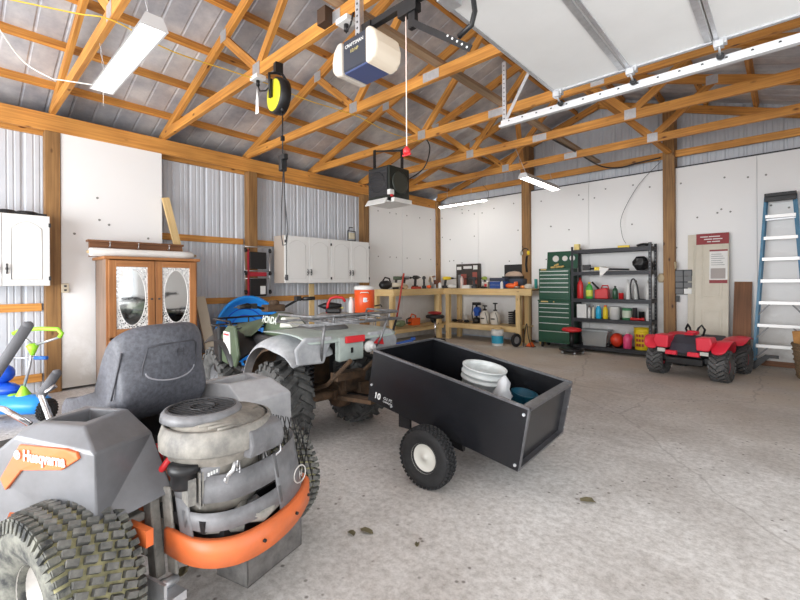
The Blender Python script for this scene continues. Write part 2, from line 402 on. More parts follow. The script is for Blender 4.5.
# girts
def girt(name, a, b_, w, h, lab, m=W_BEAM, cat='girt', grp=None):
    q = MB(); q.beam(a, b_, w, h); tag(q.build(name, m), lab, cat, grp)
for z, t in ((2.16-.24, 'upper'), (.99, 'middle'), (.17, 'lowest')):
    girt('wall_girt', (XL-.145, .96, z), (XL-.145, 3.26, z), .04, .09, f'{t} pine girt on the left wall between the first and second posts')
    girt('wall_girt', (XL-.145, 3.45, z), (XL-.145, 5.71, z), .04, .09, f'{t} pine girt on the left wall between the second and third posts')
    girt('wall_girt', (XL-.145, -1.6, z), (XL-.145, .78, z), .04, .09, f'{t} pine girt on the left wall left of the first post')
girt('wall_girt', (XL-.0, YB-.02, 3.345), (XR, YB-.02, 3.345), .04, .11, 'long orange pine girt across the gable above the white back wall sheets')
# white sheets
def sheet(name, box_, holes, lab, n):
    b = MB(); b.bx(*box_); o = struct(f'trim_{n}', b, PANEL)
    h = MB()
    for p, d in holes:
        p = V(p); d = V(d); h.cyl(p, p+d*.004, .014, n=10)
    if holes:
        s = h.build('screw_dimple', mat('grey_smudge', (.25, .25, .24), .8), parent=o); s['kind'] = 'structure'
    return o
rr = random.Random(3)
for n, (x0, x1) in enumerate(((-6.26, -5.145), (-5.14, -2.745), (-2.74, -.34), (-.335, XR-.01))):
    hs = [((rr.uniform(x0+.1, x1-.1), YB-.021, z+rr.uniform(-.06, .06)), (0, -1, 0)) for z in (1.75, 2.3, 2.9) for _ in range(int(2+(x1-x0)*1.6))]
    hs += [((x0+.1, YB-.021, 2.8), (0, -1, 0)), ((x1-.1, YB-.021, 2.8), (0, -1, 0))]
    sheet('sheet', (x0, x1, YB-.02, YB, .06, 3.125), hs, '', n+1)
hs = [((XL+.001, y, z), (1, 0, 0)) for y, z in ((1.07, 1.86), (1.3, 2.32), (1.32, 2.05), (1.86, 1.86), (1.42, 2.0))]
sheet('sheet', (XL-.02, XL, .945, 2.03, .03, 3.03), hs, '', 5)
hs = [((XL+.001, y, z), (1, 0, 0)) for y in (6.15, 6.5, 6.7, 7.05, 7.5, 7.9) for z in (1.8, 2.75)]
sheet('sheet', (XL-.02, XL, 5.9, 6.89, .03, 3.03), hs[:6], '', 6); sheet('sheet', (XL-.02, XL, 6.9, YB-.15, .03, 3.03), hs[6:], '', 7)
b = MB(); b.bx(-1.35, XR, YB-.055, YB-.021, 0, .075); struct('baseboard_back', b, W_DARK)
b = MB(); b.bx(-6.2, XR, YB-.03, YB-.021, 3.105, 3.125); struct('trim_8', b, DKGREY)

# trusses
def truss(y, k):
    t = thing('roof_truss', f'orange pine roof truss, {ORD[k]} one counted from the camera towards the back wall', 'truss', (0, y, 3.233), group='pine roof trusses')
    def P(x, z): return (x, 0, z)
    q = MB(); q.beam(P(XL, .055), P(XR, .055), .045, .11); q.build('bottom_chord', W_TRUSS, t)
    for s in (-1, 1):
        xe = XL if s < 0 else XR
        q = MB(); q.beam(P(xe, .06), P(XC, .06+1.2333), .042, .115, up=(0, 0, 1), e0=.15); q.build('rafter', W_TRUSS, t)
    hn = 1.2333
    for s in (-1, 1):
        n = XC+s*1.16; top = XC+s*1.85
        q = MB(); q.beam(P(n, .08), P(top, .02+hn*.5), .04, .085, up=(0, 0, 1)); q.build('web', W_TRUSS, t)
        q = MB(); q.beam(P(n, .08), P(XC+s*.05, hn-.0), .04, .085); q.build('web', W_TRUSS, t)
        for (px, pz) in ((n, .07), (top, .05+hn*.5)):
            for yy in (-.025, .025):
                q = MB(); q.bx(px-.065, px+.065, yy-.0015, yy+.0015, pz-.06, pz+.06); q.build('gusset_plate', GALV, t)
    for yy in (-.025, .025):
        q = MB(); q.bx(XC-.1, XC+.1, yy-.0015, yy+.0015, .01, .1); q.build('gusset_plate', GALV, t)
for k, y in enumerate((.877, 2.066, 3.29, 4.54, 5.75, 6.90)): truss(y, k)
b = MB()
for s in (-1, 1): b.beam((XL if s < 0 else XR, YB+.06, 3.29), (XC, YB+.06, 4.525), .04, .12, e0=.1)
tag(b.build('gable_rafter', W_TRUSS), 'pair of pine rafters following the roof slope against the gable of the back wall', 'rafter')
girt('truss_brace', (-2.48, .7, 3.37), (-2.48, 7.9, 3.37), .09, .04, 'grey weathered board laid along the middle of the bottom chords of the trusses', wood('weathered_board', (.40, .27, .16), (.24, .155, .09)), 'brace')
girt('diagonal_brace', (-1.43, 8.05, 3.35), (-2.3, 4.6, 4.15), .085, .04, 'diagonal pine brace running from the back wall post up to the ridge', W_TRUSS, 'brace')
girt('diagonal_brace', (-3.97, 8.05, 3.35), (-3.0, 5.8, 4.1), .085, .04, 'diagonal pine brace running up from the back post at the workbench end', W_TRUSS, 'brace')

# ------------------------------------------------------------------ wheels
def wheel(parent, loc, R, W, rr, style='turf', rimm=None, rz=0, out=-1, label=None, tm=None, hub=None, dirt=None, gap=None):
    """tyre with tread (axis along y); rim disc faces the 'out' side"""
    b = MB(); w = W/2
    sh = lambda t: R-(.010+.05*R)*abs(t)**4
    prof = [(rr, -w*.72), (rr+.01, -w*.80), (rr+(R-rr)*.35, -w*.98), (rr+(R-rr)*.62, -w*1.0), (sh(1)-.012, -w*.95)]
    for t in (-.9, -.75, -.5, -.25, 0, .25, .5, .75, .9): prof.append((sh(t)-(.008 if abs(t) < .9 else .006), t*w))
    prof += [(a, -c) for a, c in prof[:5][::-1]]
    prof += [(rr-.012, w*.6), (rr-.012, -w*.6)]
    rs = []
    n = 44
    for r, h in prof: rs.append([V((r*math.cos(2*PI*k/n), h, r*math.sin(2*PI*k/n))) for k in range(n)])
    rs.append(rs[0]); b.rings(rs, False, False)
    b.bm.faces.ensure_lookup_table()
    for fc in b.bm.faces:
        cc = fc.calc_center_median()
        if math.hypot(cc.x, cc.z) > R-.03-.02*R: fc.material_index = 2
    def lug(a, y, lt, lw, h, skew=0, m=0):
        r = V((math.cos(a), 0, math.sin(a))); t = V((-math.sin(a), 0, math.cos(a))); x = V((0, 1, 0))
        tt = t*math.cos(skew)+x*math.sin(skew); ww = -t*math.sin(skew)+x*math.cos(skew)
        b.m = m; b.box(r*(sh(y/w)-.008+h/2)+x*y, (lt, lw, h), rot=M((tt, ww, r)).transposed())
    if style == 'turf':
        N = 54
        for k in range(N):
            a = 2*PI*k/N
            for j, t in enumerate((-.58, -.2, .18, .55)):
                lug(a+(j % 2)*PI/N, t*w, 2*PI*R/N*.62, w*.27, .020, .42, 1)
            for sgn in (-1, 1):
                lug(a, sgn*w*.86, 2*PI*R/N*.6, w*.24, .020)
                rr_ = V((math.cos(a), 0, math.sin(a))); tt = V((-math.sin(a), 0, math.cos(a)))
                b.m = 0; b.beam(rr_*(R*.965)+V((0, sgn*w*.95, 0)), rr_*(R*.84)+V((0, sgn*w*1.0, 0)), 2*PI*R/N*.5, .012, up=(0, 1, 0))
    elif style == 'chevron':
        N = 20
        for k in range(N):
            a = 2*PI*k/N
            lug(a, -w*.42, .034, w*1.02, .026, -.62, 0); lug(a+PI/N, w*.42, .034, w*1.02, .026, .62, 0)
            for sgn in (-1, 1):
                aa = a+(0 if sgn < 0 else PI/N)+.11; r_ = V((math.cos(aa), 0, math.sin(aa)))
                b.m = 0; b.beam(r_*(R*.97)+V((0, sgn*w*.92, 0)), r_*(R*.85)+V((0, sgn*w*1.0, 0)), .035, .02, up=(0, 1, 0))
    else:
        N = int(2*PI*R/.028)
        for k in range(N):
            a = 2*PI*k/N
            for j, t in enumerate((-.75, -.38, 0, .38, .75)): lug(a+(j % 2)*PI/N, t*w, .018, w*.26, .012, .3*(-1)**j)
    o = b.build('wheel', [tm or RUBBER, dirt or tm or RUBBER, gap or tm or RUBBER], parent, loc=loc, rot=(0, 0, rz), label=label)
    q = MB(); s = out
    q.lathe([(rr-.002, s*w*.72), (rr-.004, s*w*.60), (rr*.86, s*w*.5), (rr*.8, s*w*.28), (rr*.45, s*w*.22), (rr*.34, s*w*.42), (rr*.18, s*w*.42), (rr*.17, s*w*.6), (.001, s*w*.62)], ax='y', n=32, cap0=False)
    q.lathe([(rr-.004, s*w*.6), (rr-.014, -s*w*.6), (.01, -s*w*.6)], ax='y', n=32, cap0=False)
    q.build('rim', rimm or WHITEPL, o)
    return o

# ------------------------------------------------------------------ riding mower
mw_ = thing('riding_mower', 'grey and orange zero turn riding mower with high back seat, foreground left', 'mower', (-1.86, .695, 0), math.radians(15))
TURFY = mat('grass_caked_rubber', (.46, .42, .22), .9, col2=(.12, .12, .08), scale=26, bump=.3, contrast=1.0)
TURFB = mat('dusty_lug', (.21, .205, .185), .85, col2=(.06, .062, .06), scale=24, contrast=1.1)
TURFD = mat('mower_rubber', (.20, .20, .17), .8, col2=(.03, .032, .033), scale=20, contrast=1.6)
FEND = mat('grey_fender_plastic', (.20, .205, .22), .36, col2=(.10, .10, .105), scale=2.6, coat=.3)
FENDL = mat('grey_fender_pale', (.42, .42, .43), .5, col2=(.24, .24, .25), scale=5)  # paler grey than the near fender, for the far one
SEATM = mat('scuffed_black_vinyl', (.13, .135, .16), .5, col2=(.05, .052, .062), scale=55, detail=8, bump=.12)
DUSTG = mat('dusty_grey_metal', (.36, .34, .30), .6, col2=(.10, .098, .095), scale=12, detail=9, bump=.15)
DUSTL = mat('dusty_shroud', (.40, .37, .32), .6, col2=(.065, .06, .055), scale=6, detail=10)
GUARDM = mat('grey_guard_steel', (.24, .24, .25), .45, col2=(.10, .10, .105), scale=9)
wheel(mw_, (-.01, -.442, .265), .265, .235, .112, 'turf', mat('pale_rim', (.62, .60, .57), .4, .3, var=.15, scale=15), tm=TURFD, dirt=TURFB, gap=TURFY)
wheel(mw_, (-.01, .442, .265), .265, .235, .112, 'turf', MATS['pale_rim'], out=1, tm=TURFD, dirt=TURFB, gap=TURFY)
def fender(sg):
    b = MB()
    def p(x, y, z): return (x, sg*y if sg < 0 else y, z)
    f = lambda x, y, z: (x, y*(-sg), z)
    T1, T2, T3, T4 = f(-.09, -.19, .765), f(0, -.385, .77), f(-.17, -.43, .77), f(-.24, -.455, .752)
    R1, R2, R3, R4, R5 = f(.03, -.17, .69), f(.115, -.41, .705), f(.17, -.18, .50), f(.12, -.412, .46), f(.012, -.434, .452)
    S1, S2, S3 = f(-.04, -.444, .48), f(-.264, -.489, .463), f(-.33, -.50, .36)
    D4, D5 = f(-.24, -.485, .725), f(-.42, -.515, .61)
    N3, N4 = f(-.45, -.515, .34), f(-.60, -.47, .46)
    T6, T7 = f(-.36, -.20, .745), f(-.62, -.24, .58)
    I1, I2, I3 = f(-.09, -.185, .60), f(.14, -.175, .52), f(-.6, -.22, .42)
    H = [f(-.115, -.21, .764), f(-.06, -.35, .768), f(-.20, -.405, .768), f(-.29, -.225, .748)]
    Hl = [(x*1.0, y, z-.055) for x, y, z in H]
    O_ = [T1, T2, T3, T6]
    vs = [T1, T2, T3, T4, R1, R2, R3, R4, R5, S1, S2, S3, D4, D5, N3, N4, T6, T7, I1, I2, I3]+H+Hl
    n = {k: i for i, k in enumerate('T1 T2 T3 T4 R1 R2 R3 R4 R5 S1 S2 S3 D4 D5 N3 N4 T6 T7 I1 I2 I3 H0 H1 H2 H3 L0 L1 L2 L3'.split())}
    F_ = ['T1 R1 R2 T2', 'R1 R3 R4 R2', 'R4 R5 R2', 'R2 R5 S1 D4', 'T2 R2 D4 T3', 'T3 D4 T4', 'D4 S1 S2 S3 D5', 'D5 S3 N3', 'D5 N3 N4', 'T4 D4 D5 T6', 'T6 D5 N4 T7', 'T3 T4 T6',
          'T1 T2 H1 H0', 'T2 T3 H2 H1', 'T3 T6 H3 H2', 'T6 T1 H0 H3', 'H0 H1 L1 L0', 'H1 H2 L2 L1', 'H2 H3 L3 L2', 'H3 H0 L0 L3', 'L0 L1 L2 L3', 'T1 I1 I2 R3 R1', 'T1 T6 I1', 'T6 T7 I3 I1']
    b.faces(vs, [tuple(n[k] for k in s.split()) for s in F_])
    bmesh.ops.remove_doubles(b.bm, verts=b.bm.verts, dist=.0005)
    return b.build('fender', FEND if sg < 0 else FENDL, mw_, bevel=.008, seg=3)
nf = fender(-1)   # near side; local +y*( -sg)= as measured
ff = fender(-1); ff.scale = (1, -1, 1); ff.location = (-.01, .10, -.01); ff.data.materials[0] = FENDL; ff['label'] = 'pale grey fender of the far side'
nf['label'] = 'grey fender with orange name plate on the near side'
# raised rib along the rear facet of the near fender
# orange decal and its writing
d = [(-.206, -.481, .699), (.003, -.439, .738), (.055, -.429, .737), (.059, -.428, .708), (-.015, -.443, .641), (-.198, -.48, .618), (-.275, -.495, .54), (-.299, -.5, .578)]
d = [V(q) for q in d]
# keep the plate on the fender side, below its top edge
def flat(q): return V((q.x, q.y, min(q.z, .70)))
d[0].z = .705; d[1].z = .712; d[2].z = .705; d[3].z = .685
d[1].y -= .004; d[2].x = .05
nrm = V((.20, -.98, 0)).normalized()
b = MB(); b.rings([[q-nrm*.012 for q in d], [q+nrm*.004 for q in d]], smooth=False)
dec = b.build('name_plate', ORANGE, nf, label='orange side decal', bevel=.002)
tx = V((-.98, -.20, 0)).normalized()
B_ = basis(V((-.085, -.462, .672))+nrm*.003, -tx, (0, 0, 1)); e_ = B_.to_euler()
text('Husqvarna', .052, WHITE, dec, B_.translation, e_, sx=.86, bold=.0012)
b = MB(); b.tube(arc((0, 0), .013, 0, 2*PI, 14, 'xy')[:-1], .002, 5, closed=True); b.bx(-.006, -.003, -.012, .016, -.001, .001); b.bx(.003, .006, -.012, .016, -.001, .001); b.bx(-.006, .006, -.001, .002, -.001, .001)
B2 = basis(V((-.085, -.462, .672))+nrm*.004+tx*.122, -tx, (0, 0, 1)); b.xf(B2); b.build('emblem', WHITE, dec)
# seat: L-shaped shell lofted across its width
b = MB()
prof = [(-.74, .615), (-.765, .65), (-.75, .69), (-.70, .705), (-.58, .70), (-.46, .70), (-.40, .715), (-.365, .76), (-.345, .84), (-.315, .94), (-.275, 1.02), (-.235, 1.05), (-.195, 1.03), (-.185, .96), (-.195, .86), (-.215, .76), (-.25, .68), (-.33, .625), (-.5, .60), (-.65, .595)]
rs = []
for t in (-1, -.985, -.93, -.82, -.6, -.3, 0, .3, .6, .82, .93, .985, 1):
    a = abs(t); k = 1 if a < .5 else 1-((a-.5)/.5)**3
    ring = []
    for i, (x, z) in enumerate(prof):
        cx, cz = (-.58, .65) if x < -.40 and z < .74 else (-.27, .84)
        back = z > .76
        f = .35+.65*math.sqrt(max(0, 1-a**6)) if a < 1 else .25
        zz = z-(.06*(a**5) if z > .9 else 0)+(.02*a*a if (z > .68 and z < .73) else 0)
        xx = x-(.085*a*a if back and x > -.42 else 0)
        # thin the section at the ends
        th = {True: (xx+.03, zz), False: (xx, zz)}[False]
        c0 = (-.33, .80) if back else (-.5, .65)
        xx2 = c0[0]+(th[0]-c0[0])*(1 if not back else f if False else 1)
        ring.append(V((xx2, t*.205, th[1]+(.03 if back else .005))))
    if a > .9:
        c = sum(ring, V())/len(ring)
        f = {.93: .985, .985: .95, 1: .88}[round(a, 3)]
        mid = [ring[i].lerp(ring[(len(ring)-1-i) % len(ring)], .5*(1-f)*2) for i in range(len(ring))]
        ring = mid
    rs.append(ring)
b.rings(rs); b.xf(M.Translation((.02, .065, 0)))
st = smooth_all(b.build('seat', SEATM, mw_, sub=1))
# moulded panel and smile line on the rear of the backrest
def bk(y, z, off=.004):   # rear surface of the backrest
    z0_ = z; z = z+.02; t = (y-.065)/.205; x = -.165-.085*t*t+off
    if z0_ < .96: x -= (.96-z0_)*.115
    return (x, y, z)
b = MB(); pts = [bk(y, z) for y, z in ((-.05, .955), (.0, .965), (.16, .965), (.185, .95), (.19, .88), (.185, .80), (.17, .775), (-.04, .765), (-.06, .79), (-.065, .87))]
b.tube(pts, .0035, 6, closed=True); b.build('panel_seam', mat('seat_seam', (.06, .06, .07), .6), st)
b = MB(); b.tube([bk(  .062+.115*math.cos(a), .845+.045*math.sin(a)) for a in [PI+PI*i/14 for i in range(15)]], .004, 6); b.build('moulded_ridge', mat('seat_ridge', (.30, .30, .33), .5), st)
b = MB(); b.tube([bk(-.15+.02*t, .74+.2*t, .002) for t in (0, .3, .6, 1)], .004, 6); b.build('side_seam', MATS['seat_seam'], st)
t_ = text('H', .05, MATS['seat_seam'], st, bk(.09, .92, .003), basis((0, 0, 0), (0, 1, 0), (0, 0, 1)).to_euler(), name='emblem')
b = MB(); b.bx(-.6, -.2, -.14, .2, .54, .59); b.bx(-.5, -.44, -.12, -.06, .3, .56); b.bx(-.5, -.44, .12, .18, .3, .56); b.build('seat_base', BLACK, mw_)
# chassis
b = MB()
for y in (-.22, .26): b.beam((-1.45, y, .32), (.10, y, .32), .05, .09)
b.bx(-.20, -.14, -.3, .34, .26, .36); b.bx(-.9, -.5, -.22, .26, .36, .40); b.bx(.06, .12, -.22, .28, .25, .42)
b.beam((.13, -.215, .20), (.09, -.215, .50), .035, .05); b.beam((.20, -.20, .22), (.16, -.20, .52), .012, .05); b.beam((.06, -.24, .42), (.06, -.30, .42), .08, .03); b.cyl((0, -.30, .28), (0, .30, .28), .03)
b.build('chassis', DUSTG, mw_, bevel=.004)
b = MB(); b.bx(.03, .22, -.31, -.285, .375, .43); b.bx(.03, .06, -.30, -.18, .37, .43); b.build('side_bracket', ORANGE, mw_, label='orange side bracket')
b = MB(); b.bx(.14, .27, -.27, -.20, .155, .185); b.bx(.15, .26, -.275, -.265, .155, .24); b.cyl((.2, -.27, .2), (.2, -.19, .2), .018, n=12); b.build('axle_bracket', GALV, mw_)
# cutting deck and front
b = MB(); b.prism([(-1.25, -.45), (-1.1, -.58), (-.65, -.58), (-.45, -.4), (-.45, .45), (-.65, .6), (-1.1, .6), (-1.25, .45)], .10, .24, 'z'); b.build('cutting_deck', ORANGE, mw_, bevel=.02, seg=2)
b = MB(); b.bx(-1.35, -.75, -.22, .28, .38, .41); b.build('foot_plate', DKGREY, mw_)
for y in (-.3, .36):
    wheel(mw_, (-1.5, y, .14), .14, .1, .06, 'block', GREYPL)
b = MB(); b.beam((-1.45, -.3, .33), (-1.45, .36, .33), .06, .06); b.beam((-1.5, -.3, .30), (-1.5, -.3, .14), .03, .02); b.build('front_axle', DUSTG, mw_)
# engine
en = MB(); en.lathe([(.16, .44), (.17, .50), (.165, .60), (.20, .62), (.215, .66), (.22, .70), (.205, .735), (.17, .755), (.12, .765), (.001, .765)], o=(.30, .015, 0), n=32, sq=(.95, 1.02))
eng = en.build('engine', DUSTL, mw_, loc=(-.005, -.062, .005)); eng.scale = (.86, .86, 1)
b = MB(); b.lathe([(.228, .655), (.238, .66), (.238, .70), (.225, .735), (.212, .74)], o=(.30, .015, 0), n=32, cap0=False, cap1=False, sq=(.95, 1.0)); b.build('shroud_band', DUSTG, eng, solid=.004)
b = MB(); b.lathe([(.165, .75), (.16, .77), (.15, .78), (.138, .782)], o=(.25, -.03, 0), n=28, cap0=False, cap1=False); b.build('fan_screen_ring', MATS['grey_guard_steel'], eng, solid=.004)
b = MB(); b.lathe([(.14, .765), (.0005, .770)], o=(.25, -.03, 0), n=24, cap0=False); b.build('fan_screen', BLACK, eng)
b = MB()
for k in range(13):
    y = -.126+.021*k; h = math.sqrt(max(0, .138**2-y*y)); b.beam((.25-h, -.03+y, .778), (.25+h, -.03+y, .778), .006, .006)
b.tube([(.25+.137*math.cos(a), -.03+.137*math.sin(a), .781) for a in [2*PI*k/20 for k in range(20)]], .005, 6, closed=True)
b.tube([(.25+.05*math.cos(a), -.03+.05*math.sin(a), .781) for a in [2*PI*k/20 for k in range(20)]], .0035, 6, closed=True)
b.build('fan_grille', DKGREY, eng)
b = MB()
for k in range(3): b.tube([(.40+.03*k, -.16+.02*k, .757-.006*k), (.45+.02*k, -.02, .752-.006*k), (.40+.02*k, .14-.01*k, .757-.008*k)], .005, 6)
b.build('shroud_ribs', DUSTL, eng)
b = MB(); b.prism([(.46, .62), (.53, .62), (.545, .66), (.53, .715), (.47, .735)], -.02, .17, 'y'); b.build('air_filter_cover', MATS['grey_guard_steel'], eng, bevel=.012, seg=2)
b = MB(); b.lathe([(.045, .55), (.05, .56), (.05, .60), (.06, .605), (.06, .63), (.001, .63)], o=(.34, -.18, 0), n=20); b.build('oil_filter', BLACK, eng)
b = MB(); b.box((.385, -.10, .59), (.07, .09, .05), rz=-.3); b.build('regulator_box', MIDGREY, eng, bevel=.005)
b = MB()
for k in range(4): b.box((.424, -.135+.013*k, .59), (.003, .007, .012), rz=-.3)
b.build('box_label', WHITE, eng)
# cylinders with cooling fins, manifolds, linkages
for sy in (-1, 1):
    b = MB()
    for k in range(9): b.box((.36, .02+sy*(.06+.013*k), .54), (.10, .006, .09+.004*k), rz=sy*.35)
    b.box((.35, .02+sy*.19, .54), (.09, .03, .09), rz=sy*.35); b.build('cylinder_block', DUSTG, eng)
rn = random.Random(5)
b = MB()
for k in range(9):
    x0, y0, z0 = .43+rn.uniform(-.02, .04), -.08+.03*k, .50+rn.uniform(0, .08)
    b.tube([(x0, y0, z0), (x0+.03, y0+rn.uniform(-.03, .03), z0+.03), (x0+.01, y0+rn.uniform(-.04, .06), z0+.07), (x0-.04, y0+.02, z0+.05)], rn.choice((.004, .006, .009)), 7)
    b.cyl((x0, y0, z0), (x0+.02, y0, z0), .012, n=8)
b.build('linkage', STEEL, eng)
b = MB(); b.tube([(.36, -.04, .44), (.42, -.10, .42), (.44, -.02, .40), (.42, .10, .41), (.36, .2, .42)], .024, 12); b.tube([(.24, -.18, .42), (.34, -.17, .40), (.42, -.08, .385)], .018, 10); b.build('exhaust_pipe', MATS['dusty_grey_metal'], mw_)
b = MB(); b.lathe([(.05, .10), (.055, .12), (.055, .20), (.04, .22)], o=(.34, -.0, .215), n=20); b.build('muffler', GALV, mw_)
b = MB(); b.bx(.10, .36, -.20, .26, .40, .44); b.bx(.14, .40, -.15, .2, .28, .40); b.build('engine_plate', BLACK, mw_)
b = MB(); b.sphere((.05, -.17, .60), (.03, .03, .05), 10); b.tube([(.05, -.17, .5), (.1, -.19, .55), (.16, -.18, .62)], .012, 8); b.build('fuel_line', RED, mw_)
# rear bumper: bent orange steel strip
arcp = [(.17, -.215), (.29, -.222), (.375, -.205), (.435, -.165), (.47, -.11), (.485, -.03), (.48, .06), (.46, .15), (.425, .24), (.38, .32), (.31, .36)]
def strip(pts, z0, z1, th=.004, lean=0, zf=None):
    mb = MB(); fs = []
    vs = []; n = len(pts)
    for i, (x, y) in enumerate(pts):
        a, c = (z0, z1) if not zf else zf(i/(n-1)); c0 = V((.12, .03, 0)); dr = (V((x, y, 0))-c0).normalized()*lean
        vs += [(x, y, a), (x+dr.x, y+dr.y, c)]
    mb.faces(vs, [(2*i, 2*i+2, 2*i+3, 2*i+1) for i in range(n-1)], smooth=True); return mb
def dense(p, n=4):
    out = []
    for i in range(len(p)-1):
        p0, p1, p2, p3 = [V(p[max(0, min(len(p)-1, i+k))]+(0,)) for k in (-1, 0, 1, 2)]
        for s in range(n):
            t = s/n; q = .5*((2*p1)+(p2-p0)*t+(2*p0-5*p1+4*p2-p3)*t*t+(3*p1-p0-3*p2+p3)*t**3); out.append((q.x, q.y))
    return out+[p[-1]]
AP = dense(arcp)
b = strip(AP, .295, .375); n0 = len(AP)
top = [b.bm.verts.new((x*.93+.01, y*.93, .382)) for x, y in AP]; bot = [b.bm.verts.new((x*.93+.01, y*.93, .292)) for x, y in AP]
b.bm.verts.ensure_lookup_table()
for i in range(n0-1):
    for A_, o_ in ((top, 1), (bot, 0)):
        f = b.bm.faces.new((b.bm.verts[2*i+o_], b.bm.verts[2*i+2+o_], A_[i+1], A_[i])); f.smooth = True
b.build('bumper', ORANGE, mw_, solid=.004, label='bent orange rear bumper')
b = MB()
for x, y in ((.482, -.05), (.462, .14), (.405, .275), (.385, .31)): b.cyl((x, y, .335), (x+.012, y, .335), .006, n=8)
b.build('bumper_bolt', BLACK, mw_)
# grey slotted guard above the bumper: upper band, lower band, solid end with emblem
GP = dense([(.25, -.205), (.32, -.205), (.385, -.185), (.435, -.135), (.46, -.06), (.462, .04), (.448, .13), (.41, .23), (.365, .29), (.31, .325)])
n1 = len(GP)
b = MB()
def band(i0, i1, z0, z1):
    vs = []; 
    for i in range(i0, i1+1):
        x, y = GP[i]; u = i/(n1-1); a, c = z0(u), z1(u); vs += [(x-(a-.36)*.22, y, a), (x-(c-.36)*.22, y, c)]
    b.faces(vs, [(2*k, 2*k+2, 2*k+3, 2*k+1) for k in range(i1-i0)], smooth=True)
q = n1
band(0, int(q*.62), lambda u: .500-.01*u, lambda u: .585)            # upper band
band(int(q*.08), int(q*.60), lambda u: .405, lambda u: .465)                    # lower band
band(0, int(q*.11), lambda u: .375, lambda u: .50)
band(int(q*.58), int(q*.86), lambda u: .375, lambda u: .585)
band(int(q*.86), q-1, lambda u: .375, lambda u: .445); band(int(q*.86), q-1, lambda u: .50, lambda u: .585)
b.build('engine_guard', GUARDM, mw_, solid=.004)
b = MB(); b.tube([(x, y, z) for x, y, z in [(.445+.0*math.cos(a), .20+.035*math.cos(a), .46+.035*math.sin(a)) for a in [2*PI*k/16 for k in range(16)]]], .003, 5, closed=True); b.xf(M.Translation((-.012, 0, 0)))
gb = b.build('guard_emblem', MATS['pale_rim'], mw_)
text('H', .045, MATS['pale_rim'], gb, (.438, .20, .46), basis((0, 0, 0), (-.35, 1, 0), (0, 0, 1)).to_euler(), name='emblem_letter')
# black mesh screen at the far side of the guard
b = MB()
for k in range(9):
    b.tube([(.30-.03*k, .37, .36), (.36-.03*k, .36, .62)], .0025, 5); b.tube([(.36-.03*k, .37, .36), (.28-.03*k, .36, .62)], .0025, 5)
b.build('mesh_screen', BLACK, mw_)
# steel weight tray under the bumper
b = MB(); b.bx(.28, .44, .195, .20, .17, .30); b.bx(.28, .44, -.085, -.08, .17, .30); b.bx(.435, .44, -.085, .20, .17, .31); b.bx(.28, .44, -.085, .20, .17, .175); b.build('hitch_plate', mat('raw_sheet_steel', (.16, .155, .15), .45, .6, var=.4, scale=20), mw_)
# steering levers with foam grips
def lever(p, g0, g1):
    b = MB(); b.tube(p, .013, 10); o = b.build('steering_lever', CHROME, mw_)
    b = MB(); b.tube([g0, g1], .020, 14); b.sphere(g1, .020, 10); b.sphere(g0, .020, 10); b.build('foam_grip', mat('grey_foam', (.12, .12, .13), .8), o)
lever([(-.50, -.24, .50), (-.56, -.25, .68), (-.66, -.24, .76), (-.63, -.20, .80)], (-.665, -.235, .765), (-.64, -.19, .85))
b = MB(); b.tube([(-.98, -.40, .70), (-.80, -.40, .74), (-.68, -.36, .73), (-.60, -.30, .66)], .012, 10); b.build('grab_rail', CHROME, mw_)
b = MB(); b.tube([(-.70, -.62, .45), (-.62, -.57, .64), (-.47, -.50, .84), (-.407, -.464, .95)], .015, 10); o = b.build('steering_lever', CHROME, mw_)
b = MB(); b.tube([(-.44, -.482, .89), (-.315, -.417, 1.10)], .018, 14); b.sphere((-.315, -.417, 1.10), .018, 12); b.build('foam_grip', MATS['grey_foam'], o)

# ------------------------------------------------------------------ quad bike
at = thing('quad_bike', 'muddy green and grey four wheel quad bike with steel racks, behind the mower', 'quad bike', (-2.854, 2.263, 0), math.radians(-4))
MINT = mat('faded_mint_plastic', (.46, .53, .49), .5, col2=(.30, .35, .33), scale=7)
LGREY = mat('scuffed_grey_fender', (.48, .49, .50), .5, col2=(.27, .28, .30), scale=10, detail=8)
wt = mat('dusty_lug_rubber', (.14, .14, .135), .85, col2=(.028, .028, .028), scale=12, bump=.2)
for y, o_ in ((-.37, -1), (.37, 1)): wheel(at, (0, y, .305), .305, .26, .14, 'chevron', GREYPL, out=o_, tm=wt)
for y, o_ in ((-.40, -1), (.40, 1)): wheel(at, (-1.22, y, .30), .30, .21, .15, 'chevron', GREYPL, out=o_, tm=wt)
def shell(name, pts, m, th=.006, parent=at, sub=1, bev=0, label=None):
    """quad grid surface given as rows of points"""
    b = MB(); R = len(pts); Cn = len(pts[0]); vs = [p for r in pts for p in r]
    b.faces(vs, [(i*Cn+j, i*Cn+j+1, (i+1)*Cn+j+1, (i+1)*Cn+j) for i in range(R-1) for j in range(Cn-1)], smooth=True)
    return b.build(name, m, parent, solid=th, sub=sub, label=label)
